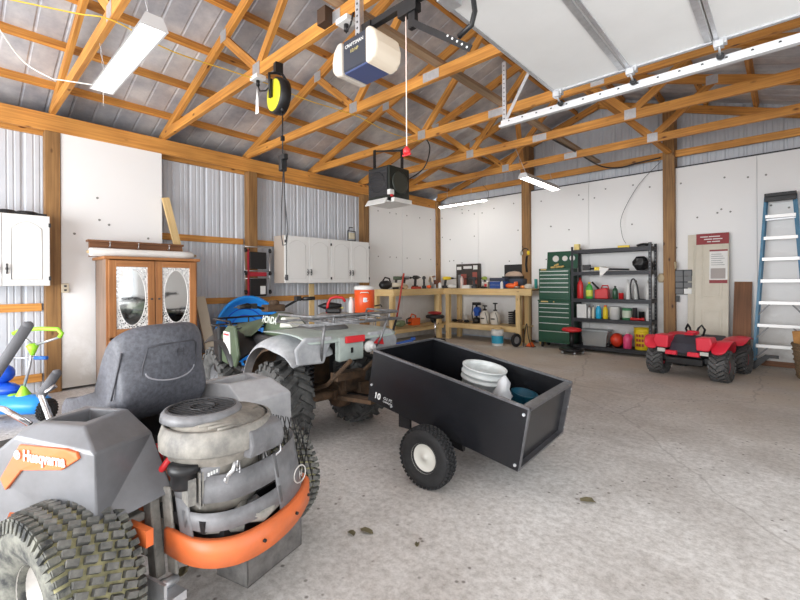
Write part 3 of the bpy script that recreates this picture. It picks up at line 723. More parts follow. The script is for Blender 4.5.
# rear fenders: arch over each wheel with a flared lip and a rear flap
for s in (-1, 1):
    rows = []
    for t in range(9):
        a = PI*.98-t*PI*.80/8
        x = .0+.40*math.cos(a); z = .46+.36*math.sin(a)
        if t > 6: x, z = [(.36, .74), (.44, .66)][t-7]
        rows.append([(x, s*y, z+dz) for y, dz in ((.14, .03), (.26, .03), (.40, .01), (.50, -.02), (.525, -.07 if t < 7 else -.02))])
    shell('rear_fender', rows, MATS['scuffed_grey_fender'], .008)
    shell('wheel_arch_liner', [[(x*.93, y*.9, z-.035) for x, y, z in r] for r in rows[:6]], BROWN, .004)
    # pale flap that faces the rear
    b = MB(); q_ = -.06 if s > 0 else 0; b.prism([(s*.20+q_, .85), (s*.44+q_, .86), (s*.52+q_, .78), (s*.50+q_, .665), (s*.28+q_, .655)], .455, .485, 'x'); b.build('fender_flap', LGREY, at, bevel=.02, seg=3)
# rear deck, tail box, reflector
rows = [[(x, y, z) for y in (-.46, -.22, 0, .22, .46)] for x, z in ((-.30, .84), (-.05, .86), (.25, .865), (.46, .85), (.50, .80))]
shell('rear_deck', rows, MINT, .012)
b = MB(); b.bx(.44, .50, -.16, .08, .65, .835); b.build('tail_panel', MINT, at, bevel=.01)
b = MB(); b.bx(.505, .53, -.11, .07, .79, .842); b.build('tail_light', RED, at, bevel=.004)
b = MB(); b.bx(.50, .506, -.05, -.03, .71, .75); b.build('tail_latch', BLACK, at)
b = MB(); b.prism([(-.12, .76), (-.03, .82), (-.01, .74)], .49, .50, 'x'); b.xf(M.Translation((0, .30, 0))); b.build('side_reflector', RED, at)
b = MB(); b.sphere((.50, .135, .74), (.035, .05, .05), 14); b.cyl((.44, .135, .74), (.56, .135, .74), .02); b.build('exhaust_tip', mat('white_chalky', (.66, .66, .64), .6), at)
# racks
def rack(name, x0, x1, w, z, up, nb):
    b = MB(); r = .0105
    b.tube([(x0, -w, z), (x0, w, z), (x1, w, z), (x1, -w, z)], r, 8, closed=True)
    for k in range(nb): y = -w+2*w*(k+1)/(nb+1); b.tube([(x0, y, z), (x1, y, z)], r*.8, 8)
    b.tube([(x0, -w, z), (x0+.04*(1 if x1 > x0 else -1), -w, z+up), (x1-.05*(1 if x1 > x0 else -1), -w*.97, z+up), (x1, -w*.9, z+up), (x1, w*.9, z+up), (x1-.05*(1 if x1 > x0 else -1), w*.97, z+up), (x0+.04*(1 if x1 > x0 else -1), w, z+up), (x0, w, z)], r, 8)
    for y in (-w*.55, w*.15, w*.7): b.tube([(x1, y, z), (x1, y, z+up)], r*.8, 8)
    return b
b = rack('r', .06, .55, .44, .95, .06, 3)
b.tube([(.55, -.32, .95), (.52, -.32, .80), (.47, -.30, .66)], .0105, 8); b.tube([(.55, .28, .95), (.52, .24, .80), (.47, .22, .72)], .0105, 8)
b.build('rear_rack', mat('worn_rack_tube', (.20, .20, .205), .45, .5, var=.4, scale=25), at)
b = rack('r', -1.05, -1.60, .36, .80, .07, 4)
for y in (-.3, .3): b.tube([(-1.55, y, .80), (-1.62, y, .60), (-1.55, y*.8, .45)], .012, 8)
b.build('front_rack', BLKMET, at)
# front bodywork
for s in (-1, 1):
    rows = [[(x, s*y, z) for y, z in pr] for x, pr in ((-1.52, ((.12, .74), (.26, .74), (.42, .70), (.50, .58))), (-1.25, ((.12, .77), (.26, .78), (.44, .76), (.52, .68))), (-.98, ((.12, .78), (.26, .79), (.44, .77), (.52, .70))), (-.80, ((.12, .76), (.28, .75), (.46, .70), (.52, .60))), (-.70, ((.14, .66), (.30, .60), (.46, .52), (.50, .42))))]
    shell('front_fender', rows, BLACK, .01)
rows = [[(x, y, z) for y, z in pr] for x, pr in ((-1.5, ((-.30, .72), (-.16, .80), (0, .82), (.16, .80), (.30, .72))), (-1.15, ((-.34, .75), (-.18, .84), (0, .86), (.18, .84), (.34, .75))), (-.92, ((-.34, .75), (-.17, .88), (0, .93), (.17, .88), (.34, .75))), (-.74, ((-.30, .70), (-.16, .88), (0, .97), (.16, .88), (.30, .70))))]
shell('front_cowl', rows, OLIVE, .01)
b = MB(); rs = []
for x, w_, z0, z1 in ((-.92, .10, .60, .90), (-.80, .15, .58, .965), (-.62, .165, .58, .985), (-.45, .15, .60, .93), (-.30, .10, .62, .86)):
    rs.append([V((x, w_*math.sin(a)*(abs(math.sin(a))**-.3 if abs(math.sin(a)) > .01 else 1), (z0+z1)/2+(z1-z0)/2*math.cos(a))) for a in [2*PI*k/16 for k in range(16)]])
b.rings(rs); tk = b.build('fuel_tank_cover', OLIVE, at, sub=1)
B_ = basis((-.59, -.186, .905), (1, 0, -.02), (0, .25, 1))
text('HONDA', .09, mat('faded_white_print', (.62, .66, .60), .5), tk, B_.translation, B_.to_euler(), sx=.86, bold=.002)
# green side cover with white warning sticker, black mud flap
b = MB(); b.prism([(-1.02, .50), (-1.02, .76), (-.86, .86), (-.70, .86), (-.62, .60), (-.70, .48)], -.475, -.44, 'y'); sc_ = b.build('side_cover', OLIVE, at, bevel=.02, seg=2)
b = MB(); b.prism([(-.93, .60), (-.93, .80), (-.79, .80), (-.77, .60)], -.484, -.476, 'y'); lb = b.build('warning_sticker', WHITE, sc_)
b = MB()
for k in range(5): b.bx(-.915+.025*k, -.899+.025*k, -.487, -.485, .765, .783)
b.bx(-.92, -.80, -.487, -.485, .735, .738); b.bx(-.92, -.82, -.487, -.485, .72, .722); b.build('sticker_print', RED, lb)
b = MB(); b.prism([(-1.16, .40), (-1.16, .80), (-1.02, .84), (-.99, .50), (-1.03, .38)], -.50, -.42, 'y'); b.build('mud_flap', BLACK, at, bevel=.02, seg=2)
# seat
b = MB(); rs = []
for x, w_, z in ((-.42, .09, .86), (-.30, .12, .88), (-.10, .14, .885), (.10, .155, .90), (.22, .15, .92), (.27, .10, .90)):
    rs.append([V((x, w_*math.cos(a), z-.04+.04*math.sin(a))) for a in [2*PI*k/14 for k in range(14)]])
b.rings(rs); b.build('seat', mat('seat_vinyl_grey', (.10, .10, .10), .5, var=.2), at, sub=1)
b = MB(); b.prism([(-.45, .84), (-.42, .94), (-.36, .94), (-.22, .86)], -.16, .0, 'y'); b.build('seat_side_panel', mat('pale_side_panel', (.55, .56, .50), .5), at, bevel=.01)
b = MB(); b.bx(-1.05, -.30, -.30, .30, .34, .76); b.build('engine_block', DKGREY, at, bevel=.03)
# handlebars
b = MB(); b.tube([(-.80, -.40, 1.03), (-.86, -.28, 1.05), (-.88, -.12, 1.0), (-.88, .12, 1.0), (-.86, .28, 1.08), (-.78, .42, 1.09)], .013, 8); hb = b.build('handlebar', BLKMET, at)
for y, z in ((-.40, 1.03), (.42, 1.09)):
    s = 1 if y > 0 else -1; b = MB(); b.tube([(-.80, y-s*.12, z-.003), (-.77, y, z)], .02, 10); b.box((-.83, y-s*.17, z), (.06, .05, .05)); b.tube([(-.86, y-s*.14, z), (-.88, y, z-.01)], .005, 6); b.build('hand_grip', BLACK, hb)
b = MB(); b.box((-.88, 0, 1.0), (.14, .2, .07)); b.lathe([(.05, 0), (.05, .04), (.03, .05)], o=(-.86, 0, 1.03)); b.build('instrument_pod', BROWN, hb, bevel=.01)
# chassis, axle, springs
b = MB()
for s in (-1, 1): b.tube([(-1.5, s*.14, .40), (-1.2, s*.16, .30), (-.3, s*.16, .28), (.1, s*.14, .42), (.42, s*.14, .66)], .018, 8)
b.cyl((0, -.36, .305), (0, .36, .305), .035); b.lathe([(.10, -.07), (.12, -.03), (.12, .05), (.08, .1)], o=(0, .06, .305), ax='y'); b.bx(-.85, -.30, -.15, .15, .30, .62); b.bx(-.3, .06, -.05, .05, .27, .35)
b.lathe([(.09, -.02), (.12, 0), (.12, .03), (.06, .05)], o=(0, .20, .305), ax='y'); b.box((.10, .1, .40), (.12, .2, .09)); b.box((.2, 0, .5), (.1, .28, .06)); b.box((.14, .18, .33), (.1, .09, .16))
b.beam((.1, .0, .30), (.52, .02, .34), .10, .03)
b.build('chassis', BROWN, at)
for y in (-.17, .17):
    b = MB(); pts = []
    for k in range(60): a = k*.75; pts.append((.06+.05*math.cos(a), y+.05*math.sin(a), .36+.0045*k))
    b.tube(pts, .009, 6); b.cyl((.06, y, .33), (.06, y, .66), .02); b.build('shock_spring', DKGREY, at)
for k, o in enumerate(list(at.children)):
    if k >= 2 and not o.name.startswith('chassis'): o.location = o.location+V((-.13, -.05, 0))
# ------------------------------------------------------------------ dump cart
ct = thing('dump_cart', 'black steel tipping dump cart hitched behind the quad bike', 'cart', (-1.727, 2.54, 0), .066)
TUB = mat('black_glossy_tub', (.011, .0115, .014), .25, .1, coat=0, var=.25, scale=3)
pit = -.183
Rt = M.Translation((0, 0, .288))@M.Rotation(-pit, 4, 'Y')
L_, W_, H_ = 1.17, .77, .372
b = MB()
def tp(x, y, z): return Rt@V((x, y, z))
t = .006
b.faces([tp(-L_/2, -W_/2, 0), tp(L_/2, -W_/2, 0), tp(L_/2-.006, -W_/2, H_), tp(-L_/2-.01, -W_/2, H_), tp(-L_/2, W_/2, 0), tp(L_/2, W_/2, 0), tp(L_/2-.006, W_/2, H_), tp(-L_/2-.01, W_/2, H_)],
        [(0, 1, 2, 3), (4, 7, 6, 5), (0, 4, 5, 1), (0, 3, 7, 4)])
tub = b.build('tub', TUB, ct, solid=.006)
b = MB()
for s in (-1, 1): b.beam(tp(-L_/2-.01, s*W_/2, H_), tp(L_/2, s*W_/2, H_), .018, .014)
b.beam(tp(-L_/2-.01, -W_/2, H_), tp(-L_/2-.01, W_/2, H_), .018, .014)
b.build('tub_rim', mat('worn_rim_steel', (.16, .16, .17), .35, .7, var=.3, scale=20), tub)
# tailgate: recessed inner panel with folded frame
b = MB(); b.beam(tp(L_/2-.03, -W_/2+.01, H_/2), tp(L_/2-.03, W_/2-.01, H_/2), .006, H_-.02, up=(Rt.to_3x3()@V((0, 0, 1))))
tg = b.build('tailgate', TUB, ct)
b = MB(); upv = Rt.to_3x3()@V((0, 0, 1))
b.beam(tp(L_/2-.02, -W_/2, H_-.01), tp(L_/2-.02, W_/2, H_-.01), .05, .02, up=upv); b.beam(tp(L_/2-.02, -W_/2, .008), tp(L_/2-.02, W_/2, .008), .05, .014, up=upv)
for s in (-1, 1): b.beam(tp(L_/2-.02, s*(W_/2-.014), 0), tp(L_/2-.02, s*(W_/2-.014), H_), .05, .024, up=Rt.to_3x3()@V((0, 1, 0)))
b.build('tailgate_frame', MATS['worn_rim_steel'], tg)
b = MB()
for x, z in ((L_/2-.02, .03), (L_/2-.02, .33), (-.36, .03), (-L_/2+.02, .12)): p = tp(x, -W_/2-.004, z); b.cyl(p, p+V((0, -.008, 0)), .009, n=8)
for z in (.05, .2, .33): p = tp(L_/2+.004, W_/2-.015, z); b.cyl(p, p+V((.006, 0, 0)), .008, n=8)
b.build('bolt', GALV, tub)
B_ = basis(tp(-.50, -W_/2-.005, .055), Rt.to_3x3()@V((1, 0, 0)), upv)
text('10', .06, WHITE, tub, B_.translation, B_.to_euler(), bold=.002, name='size_lettering')
B_ = basis(tp(-.40, -W_/2-.005, .062), Rt.to_3x3()@V((1, 0, 0)), upv); text('CU. FT.', .026, WHITE, tub, B_.translation, B_.to_euler(), name='size_lettering')
B_ = basis(tp(-.40, -W_/2-.005, .038), Rt.to_3x3()@V((1, 0, 0)), upv); text('CAPACITY', .018, WHITE, tub, B_.translation, B_.to_euler(), name='size_lettering')
for s in (-1, 1): wheel(ct, (.06, s*(W_/2+.155), .185), .185, .10, .095, 'block', mat('cream_rim', (.70, .69, .63), .4), out=s)
b = MB(); b.cyl((.06, -W_/2-.18, .185), (.06, W_/2+.18, .185), .012)
for s in (-.25, .25): b.beam((-.55, s*.6, .30), (.20, s, .20), .05, .03)
for s in (-.25, .25): b.beam((.09, s, .185), (.09, s, .27), .05, .03)
b.beam((-.45, 0, .29), (-1.02, -.16, .31), .04, .04); b.beam((.02, -.33, .24), (.20, -.33, .21), .03, .05); b.box((-.30, -.30, .27), (.10, .02, .10)); b.box((.16, -.35, .24), (.08, .02, .07))
b.build('axle_frame', BLKMET, ct)
# things lying in the cart
base = V((-1.727, 2.54, 0)); Rz = M.Rotation(.066, 4, 'Z')
def cw(x, y, z): return base+(Rz@tp(x, y, z))
def bucket(name, lab, cat, loc, r0, r1, h, m, handle=True, rot=None, group=None, lid=False):
    t = thing(name, lab, cat, loc, rot=rot, group=group)
    b = MB(); b.lathe([(r0*.98, 0), (r0, .005), (r0+(r1-r0)*.72, h*.72), (r1*1.04, h*.73), (r1*1.04, h*.76), (r1, h*.77), (r1, h*.83), (r1*1.05, h*.84), (r1*1.05, h*.87), (r1, h*.88), (r1*1.01, h*.97), (r1*1.05, h*.975), (r1*1.05, h), (r1*.97, h), (r1*.95, h*.9), (r0*.95, .012), (.001, .012)], n=32)
    bo = b.build('bucket_body', m, t)
    if handle:
        b = MB(); b.tube([(r1*1.07*math.cos(a), r1*1.07*math.sin(a)*.35-.0, h*.86-abs(math.sin(a))*r1*.95) for a in [PI*k/16 for k in range(17)]], .003, 6); b.xf(M.Rotation(PI, 4, 'Z')); b.build('handle', STEEL, t)
    return t
rt_ = (Rz@Rt).to_euler()
bucket('plastic_bucket', 'dirty white plastic bucket standing open in the dump cart', 'bucket', cw(.04, .13, .01), .135, .155, .35, mat('dirty_white_bucket', (.72, .74, .74), .4, col2=(.50, .53, .52), scale=9), rot=rt_)
b = MB(); rs = []
rb = random.Random(2)
for k, (r, z) in enumerate(((.04, 0), (.085, .04), (.07, .09), (.085, .14), (.05, .19), (.065, .24), (.03, .29), (.035, .33), (.006, .37))):
    rs.append([V((r*(1+.75*rb.uniform(-1, 1))*math.cos(2*PI*j/12), r*(1+.7*rb.uniform(-1, 1))*math.sin(2*PI*j/12)*.8, z+rb.uniform(-.01, .01))) for j in range(12)])
b.rings(rs); tag(b.build('plastic_bag', mat('crinkled_film', (.74, .75, .77), .3, trans=.25, bump=.5, var=.1, scale=12), loc=cw(.27, -.03, .02), rot=rt_), 'crumpled translucent plastic bag beside the bucket in the dump cart', 'bag')
b = MB(); b.lathe([(.12, 0), (.125, .004), (.125, .015), (.115, .018), (.001, .014)], n=32); tag(b.build('bucket_lid', WHITEPL, loc=cw(.40, -.22, .014), rot=rt_), 'white round bucket lid lying flat in the dump cart', 'lid')
b = MB(); b.lathe([(.075, 0), (.085, .02), (.092, .21), (.097, .22), (.085, .22), (.08, .03), (.001, .02)], n=24); tag(b.build('small_tub', mat('dark_teal', (.008, .08, .13), .3), loc=cw(.31, .27, .008), rot=rt_), 'dark teal plastic tub behind the bucket in the dump cart', 'tub')
b = MB(); b.prism([(-.06, 0), (.07, 0), (.07, .16), (.04, .25), (-.06, .22)], -.16, .12, 'y'); tag(b.build('plastic_crate', mat('dark_glossy_plastic', (.03, .035, .05), .25), loc=cw(.465, .20, .008), rot=rt_, bevel=.02, seg=2), 'black glossy plastic bin at the tailgate end of the dump cart', 'bin')

# ------------------------------------------------------------------ toy ride-on truck
gt = thing('ride_on_toy', 'red battery ride on toy quad with big black lugged tyres near the back wall', 'ride-on toy', (-.965, 6.62, 0), -.17)
for x, y, w_ in ((-.355, 0, .17), (.355, 0, .17), (-.355, .80, .17), (.355, .80, .17)):
    wheel(gt, (x, y, .185), .185, .19, .08, 'chevron', REDP, rz=PI/2, out=-1 if x > 0 else 1, tm=mat('toy_tyre_plastic', (.085, .085, .085), .55, var=.4, scale=14))
b = MB()
b.prism([(-.10, .16), (.95, .16), (1.0, .30), (.9, .36), (.5, .30), (.25, .38), (-.06, .34)], -.17, .17, 'x'); b.cyl((-.34, 0, .185), (.34, 0, .185), .025); b.cyl((-.34, .8, .185), (.34, .8, .185), .025)
b.box((0, -.13, .22), (.42, .10, .09)); b.box((-.24, -.02, .24), (.08, .2, .08)); b.box((.24, -.02, .24), (.08, .2, .08)); b.box((0, -.17, .31), (.2, .05, .05))
b.build('chassis', BLACK, gt, bevel=.01)
for s in (-1, 1):
    rows = [[(s*x, y, z) for x, z in pr] for y, pr in ((-.24, ((.30, .34), (.38, .34), (.46, .36))), (-.12, ((.28, .48), (.38, .52), (.50, .52))), (.06, ((.19, .46), (.34, .52), (.50, .51))), (.22, ((.18, .42), (.33, .43), (.45, .40))), (.30, ((.18, .34), (.32, .33), (.43, .30))))]
    shell('front_fender', rows, REDP, .012, gt)
    b = MB(); b.prism([(s*.44, .50), (s*.30, .50), (s*.18, .46), (s*.20, .33), (s*.28, .27), (s*.36, .38)] if False else [(s*.15, .54), (s*.31, .55), (s*.33, .47), (s*.29, .38), (s*.16, .38)], -.25, -.05, 'y'); b.build('hood_pod', REDP, gt, bevel=.015, seg=2)
    b = MB(); b.box((s*.24, -.225, .345), (.09, .02, .045)); b.build('headlight', mat('toy_headlight', (.6, .6, .55), .3), gt)
    rows = [[(s*x, y, z) for x, z in pr] for y, pr in ((.48, ((.18, .36), (.34, .40), (.47, .38))), (.62, ((.18, .44), (.34, .50), (.49, .48))), (.82, ((.18, .46), (.34, .52), (.49, .49))), (1.0, ((.18, .44), (.34, .47), (.47, .42))))]
    shell('rear_fender', rows, REDP, .012, gt)
b = MB(); b.prism([(-.22, .32), (-.14, .44), (.02, .54), (.20, .52), (.30, .36)], -.17, .17, 'x'); b.build('hood', mat('toy_dark_grey', (.05, .052, .07), .4), gt, bevel=.03, seg=3)
b = MB(); b.prism([(-.02, .54), (.02, .57), (.12, .57), (.12, .53)], -.05, .05, 'x'); b.build('red_trim', REDP, gt, bevel=.006)
b = MB(); b.prism([(-.26, .30), (-.24, .35), (-.18, .35), (-.2, .29)], -.19, -.06, 'x'); b.build('red_trim', REDP, gt, bevel=.006)
b = MB(); b.prism([(-.26, .30), (-.24, .35), (-.18, .35), (-.2, .29)], .06, .19, 'x'); b.build('red_trim', REDP, gt, bevel=.006)
b = MB(); b.prism([(.34, .30), (.36, .38), (.75, .38), (.95, .47), (.99, .45), (.9, .30)], -.15, .15, 'x'); b.build('seat', MATS['toy_dark_grey'], gt, bevel=.02, seg=2)
b = MB(); b.tube([(-.08, .26, .50), (-.11, .24, .60), (-.08, .22, .66), (-.05, .20, .62), (-.03, .18, .56), (.03, .18, .56), (.05, .20, .62), (.08, .22, .66), (.11, .24, .60), (.08, .26, .50)], .014, 8); b.build('handlebar', BLACK, gt)
b = MB(); b.box((0, .16, .56), (.12, .10, .05)); b.build('handlebar_pad', REDP, gt, bevel=.01)

# ------------------------------------------------------------------ lamps that hang from the trusses
TUBE = mat('lit_tube', (1, 1, 1), .5, emis=(1, .97, .92), estr=4)
TUBEW = mat('lit_led_bar', (1, 1, 1), .5, emis=(1, .95, .86), estr=26)
TUBE2 = mat('bright_tube', (1, 1, 1), .5, emis=(1, .96, .9), estr=22)
def shop_light(lab, p, axis, Ln, z, bulbs=2, w_=.17, power=30, mt=TUBE, anchors=(), wide=True):
    t = thing('hanging_shop_light', lab, 'light', (p[0], p[1], z), 0 if axis == 'x' else PI/2, 'hanging shop lights')
    h = Ln/2
    b = MB()
    if wide:
        b.prism([(-w_/2, -.02), (-w_/2+.012, -.02), (-.035, .035), (.035, .035), (w_/2-.012, -.02), (w_/2, -.02), (.045, .055), (-.045, .055)], -h, h, 'x')
        for s in (-1, 1): b.prism([(-w_/2, -.025), (-.05, .055), (.05, .055), (w_/2, -.025)], s*h-.006, s*h+.006, 'x')
    else: b.prism([(-.03, 0), (-.03, .03), (.03, .03), (.03, 0)], -h, h, 'x')
    b.build('housing', mat('white_enamel', (.62, .62, .62), .35), t)
    for y in ((-.04, .04) if bulbs == 2 else (0,)):
        b = MB(); b.cyl((-h+.015, y, -.005), (h-.015, y, -.005), .017 if wide else .02, n=12); b.build('lamp_tube', mt, t)
    for x0, q in anchors:
        p0 = V((x0, 0, .05)); p1 = V((q[0], q[1], q[2]-z)); n = max(2, int((p1-p0).length/.035)); dr = (p1-p0)/n; b = MB()
        for k in range(n):
            c = p0+dr*(k+.5); u = dr.normalized(); sd = V((0, 1, 0)) if k % 2 else V((1, 0, 0)).cross(u).cross(u).normalized() if abs(u.x) < .9 else V((0, 0, 1))
            b.tube([c+u*(dr.length*.62*math.sin(a))+sd*(.006*math.cos(a)) for a in [2*PI*j/8 for j in range(8)]], .0018, 4, closed=True)
        b.build('chain', GALV, t)
    return t
L1 = shop_light('big twin tube shop light hung on chains at the upper left, seen from below', (-3.60, .915), 'x', 1.30, 2.90, anchors=((-.55, (-.55, -.03, 3.24)), (.55, (.55, -.03, 3.24))))
b = MB(); b.cyl((-.60, .0, -.03), (-.60, 0, -.16), .0015, n=5); b.build('pull_string', CORD, L1)
L2 = shop_light('twin tube shop light hanging near the back post above the tool chest', (-2.97, 6.62), 'y', 1.22, 2.86, mt=TUBE2, anchors=((-.5, (-.86, 0, 3.24)), (.5, (.28, 0, 3.24))))
L3 = shop_light('slim glowing bar light hung along the back wall over the workbench', (-5.05, 7.42), 'x', 1.20, 2.905, bulbs=1, wide=False, mt=TUBEW, anchors=((-.38, (-.38, 0, 3.64)), (.23, (.23, 0, 3.85))))

def cord(name, pts, r, m, lab, cat='cord'):
    P = [V(p) for p in pts]; out = []
    for i in range(len(P)-1):
        p0, p1, p2, p3 = [P[max(0, min(len(P)-1, i+k))] for k in (-1, 0, 1, 2)]
        for s in range(6):
            t = s/6; out.append(.5*((2*p1)+(p2-p0)*t+(2*p0-5*p1+4*p2-p3)*t*t+(3*p1-p0-3*p2+p3)*t**3))
    out.append(P[-1]); b = MB(); b.tube(out, r, 6)
    return tag(b.build(name, m), lab, cat)
cord('lamp_cord', [(-4.86, .30, 3.45), (-4.67, .45, 3.12), (-4.5, .61, 2.97), (-4.43, .68, 2.95), (-4.26, .88, 2.92)], .005, CORD, 'white cord sagging from the roof to the big shop light')
cord('extension_cord', [(-3.95, .2, 3.20), (-3.76, .65, 3.20), (-3.69, .87, 3.215), (-3.73, 1.3, 3.17), (-3.75, 2.05, 3.21), (-3.72, 2.6, 3.18), (-3.72, 3.28, 3.21), (-3.74, 3.9, 3.17), (-3.75, 4.54, 3.21)], .005, YCORD, 'yellow extension cord strung under the truss chords')
cord('black_cable', [(-3.76, 4.56, 3.33), (-3.9, 4.9, 3.25), (-4.1, 5.0, 3.0), (-4.3, 4.8, 2.8)], .010, BLACK, 'black cable curving down from the truss to the hanging heater')
cord('wall_cable', [(-2.55, 5.76, 3.34), (-2.5, 6.9, 3.33), (-2.45, 7.9, 3.30), (-2.2, 8.12, 3.26), (-1.9, 8.13, 3.29), (-1.56, 8.13, 3.31)], .012, BLACK, 'thick black cable running along the gable girt to the right post')
cord('hanging_wire', [(-1.56, 8.15, 3.25), (-1.9, 8.14, 2.9), (-2.15, 8.1, 2.4), (-2.12, 8.0, 2.05), (-2.05, 7.95, 1.90)], .004, DKGREY, 'thin dark wire looping down the white wall to the top shelf')
cord('hanging_wire', [(-4.5, 7.35, 3.20), (-4.4, 7.4, 3.05), (-4.43, 7.42, 2.93)], .004, DKGREY, 'short dark wire hanging down to the bar light over the workbench')

# ------------------------------------------------------------------ garage door on its overhead tracks
DOORM = mat('white_door_skin', (.80, .80, .79), .45, var=.03, scale=3)
gd = thing('overhead_door', 'open white sectional garage door lying flat under the trusses', 'garage door', (0, 0, 2.80))
xs = [-1.40, -.862, -.35, .165, .68]
for i in range(4):
    b = MB(); b.bx(xs[i]+.004, xs[i+1]-.004, .33, 3.40, .0, .045); b.build('door_section', DOORM, gd, bevel=.004)
for i in range(1, 4):
    b = MB(); b.bx(xs[i]-.045, xs[i]-.008, .33, 3.40, -.008, .0); b.bx(xs[i]+.008, xs[i]+.03, .33, 3.40, -.012, .0); b.build('section_rail', GALV, gd)
b = MB(); b.bx(-1.405, .68, 3.375, 3.405, -.012, .05); b.bx(-1.41, -1.385, .33, 3.40, -.006, .05); b.build('edge_channel', GALV, gd)
b = MB(); b.bx(-1.35, .65, 1.83, 1.89, -.03, .0); b.bx(-1.38, -1.30, 1.80, 1.92, -.045, -.0); b.build('centre_stile', GALV, gd)
for i, x in enumerate(xs[:4]):
    b = MB(); b.bx(x+.0, x+.07, 3.36, 3.41, -.04, -.0); b.cyl((x+.03, 3.36, -.055), (x+.03, 3.455, -.085), .007, n=8); b.box((x+.03, 3.37, -.04), (.05, .05, .04)); h = b.build('hinge', GALV, gd)
    b = MB(); b.cyl((x+.03, 3.435, -.085), (x+.03, 3.455, -.085), .022, n=14); b.build('roller', BLACK, h)
for y, lab in ((3.45, 'galvanised overhead door track on the far side of the open door'), (.28, 'galvanised overhead door track on the near side of the open door')):
    t = thing('door_track', lab, 'door track', (0, y, 0))
    b = MB(); b.bx(-1.93, 1.0, -.018, .018, 2.655, 2.660); b.bx(-1.93, 1.0, .016, .020, 2.655, 2.70); b.bx(-1.93, 1.0, -.020, -.016, 2.655, 2.675); b.bx(-1.93, 1.0, .020, .024, 2.655, 2.725); b.build('track_rail', mat('bright_track', (.74, .75, .76), .4, .4), t)
    b = MB()
    for k in range(22): b.cyl((-1.85+.13*k, .018, 2.705), (-1.85+.13*k, .0255, 2.705), .008, n=8)
    b.build('slot', BLACK, t)
    b = MB(); b.beam((-1.90, .03, 2.66), (-1.90, .03, 3.26), .035, .006, up=(0, 1, 0)); b.beam((-1.895, .045, 2.66), (-1.895, .045, 3.26), .006, .035, up=(0, 1, 0)); b.beam((-1.9, .03, 2.70), (-1.55, .03, 3.26), .03, .005, up=(0, 1, 0)); hg = b.build('perforated_hanger', GALV, t)
    b = MB()
    for k in range(14): b.cyl((-1.90, .024, 2.70+.04*k), (-1.90, .036, 2.70+.04*k), .006, n=6)
    b.build('hanger_hole', BLACK, hg)
# opener
op = thing('door_opener', 'white and black garage door opener motor hanging from a metal strap', 'door opener', (-1.98, 1.85, 2.60))
LENS = mat('lit_lens', (.62, .56, .48), .4, emis=(1, .78, .50), estr=.22)
LENS2 = mat('cream_lens', (.62, .56, .49), .4)
b = MB(); b.bx(-.12, .10, -.10, .10, .0, .20); b.build('motor_housing', mat('opener_black', (.03, .035, .05), .45), op, bevel=.008)
b = MB(); b.bx(-.11, .105, -.096, .10, -.012, .0); b.build('blue_base', mat('slate_blue_plastic', (.06, .085, .20), .4), op, bevel=.004)
def lens(s, m):
    b = MB(); ro = [(0, .20), (.04, .20), (.08, .16), (.10, .09), (.095, .03), (.06, -.01), (0, -.02)]
    b.prism([((.10 if s > 0 else -.12)+s*x, z) for x, z in ro], -.115, .115, 'y', smooth=False); return b.build('light_lens', m, op, bevel=.02, seg=3)
lens(1, LENS); lens(-1, LENS2)
B_ = basis((-.01, -.102, .15), (1, 0, 0), (0, 0, 1)); text('CRAFTSMAN', .030, WHITE, op, B_.translation, B_.to_euler())
B_ = basis((-.01, -.102, .11), (1, 0, 0), (0, 0, 1)); text('1/2 HP', .028, mat('pale_gold_print', (.6, .5, .2), .5), op, B_.translation, B_.to_euler())
b = MB(); b.beam((-.09, 0, .24), (-.09, 0, .95), .04, .004, up=(0, 1, 0)); b.beam((-.07, .018, .24), (-.07, .018, .95), .004, .035, up=(0, 1, 0)); st_ = b.build('hanging_strap', GALV, op)
b = MB()
for k in range(15): b.cyl((-.09, -.004, .28+.04*k), (-.09, .004, .28+.04*k), .008, n=6)
b.build('strap_hole', BLACK, st_)
b = MB(); b.bx(.0, 2.9, -.02, .02, .262, .30); b.bx(-.02, .06, -.03, .03, .20, .30); b.build('rail', BLACK, op)
b = MB(); b.box((.36, 0, .235), (.14, .05, .05)); b.box((.39, 0, .17), (.05, .03, .10)); b.build('trolley', BLACK, op)
b = MB(); b.beam((.40, -.03, .14), (.80, -.03, -.165), .006, .035, up=(.7, 0, .7)); b.tube([(.72, -.02, -.07), (.80, -.02, -.04), (.82, -.02, .02), (.80, -.02, .17)], .014, 8); ar = b.build('door_arm', BLACK, op)
b = MB()
for k in range(5): b.cyl((.66+.03*k, -.036, -.045-.0266*k), (.66+.03*k, -.032, -.045-.0266*k), .006, n=6)
b.build('arm_hole', WHITEPL, ar)
cord('release_cord', [(-1.645, 1.85, 2.83), (-1.645, 1.85, 2.4), (-1.645, 1.85, 2.04)], .0035, mat('pinkish_cord', (.85, .66, .58), .6), 'pale pull cord with red knob hanging from the door opener trolley', 'pull cord')
b = MB(); b.lathe([(.008, 0), (.022, .01), (.022, .03), (.006, .05)], o=(-1.645, 1.85, 2.0)); b.bx(-1.675, -1.615, 1.845, 1.855, 1.995, 2.005); k_ = b.build('knob', RED); k_.parent = bpy.data.objects['release_cord']
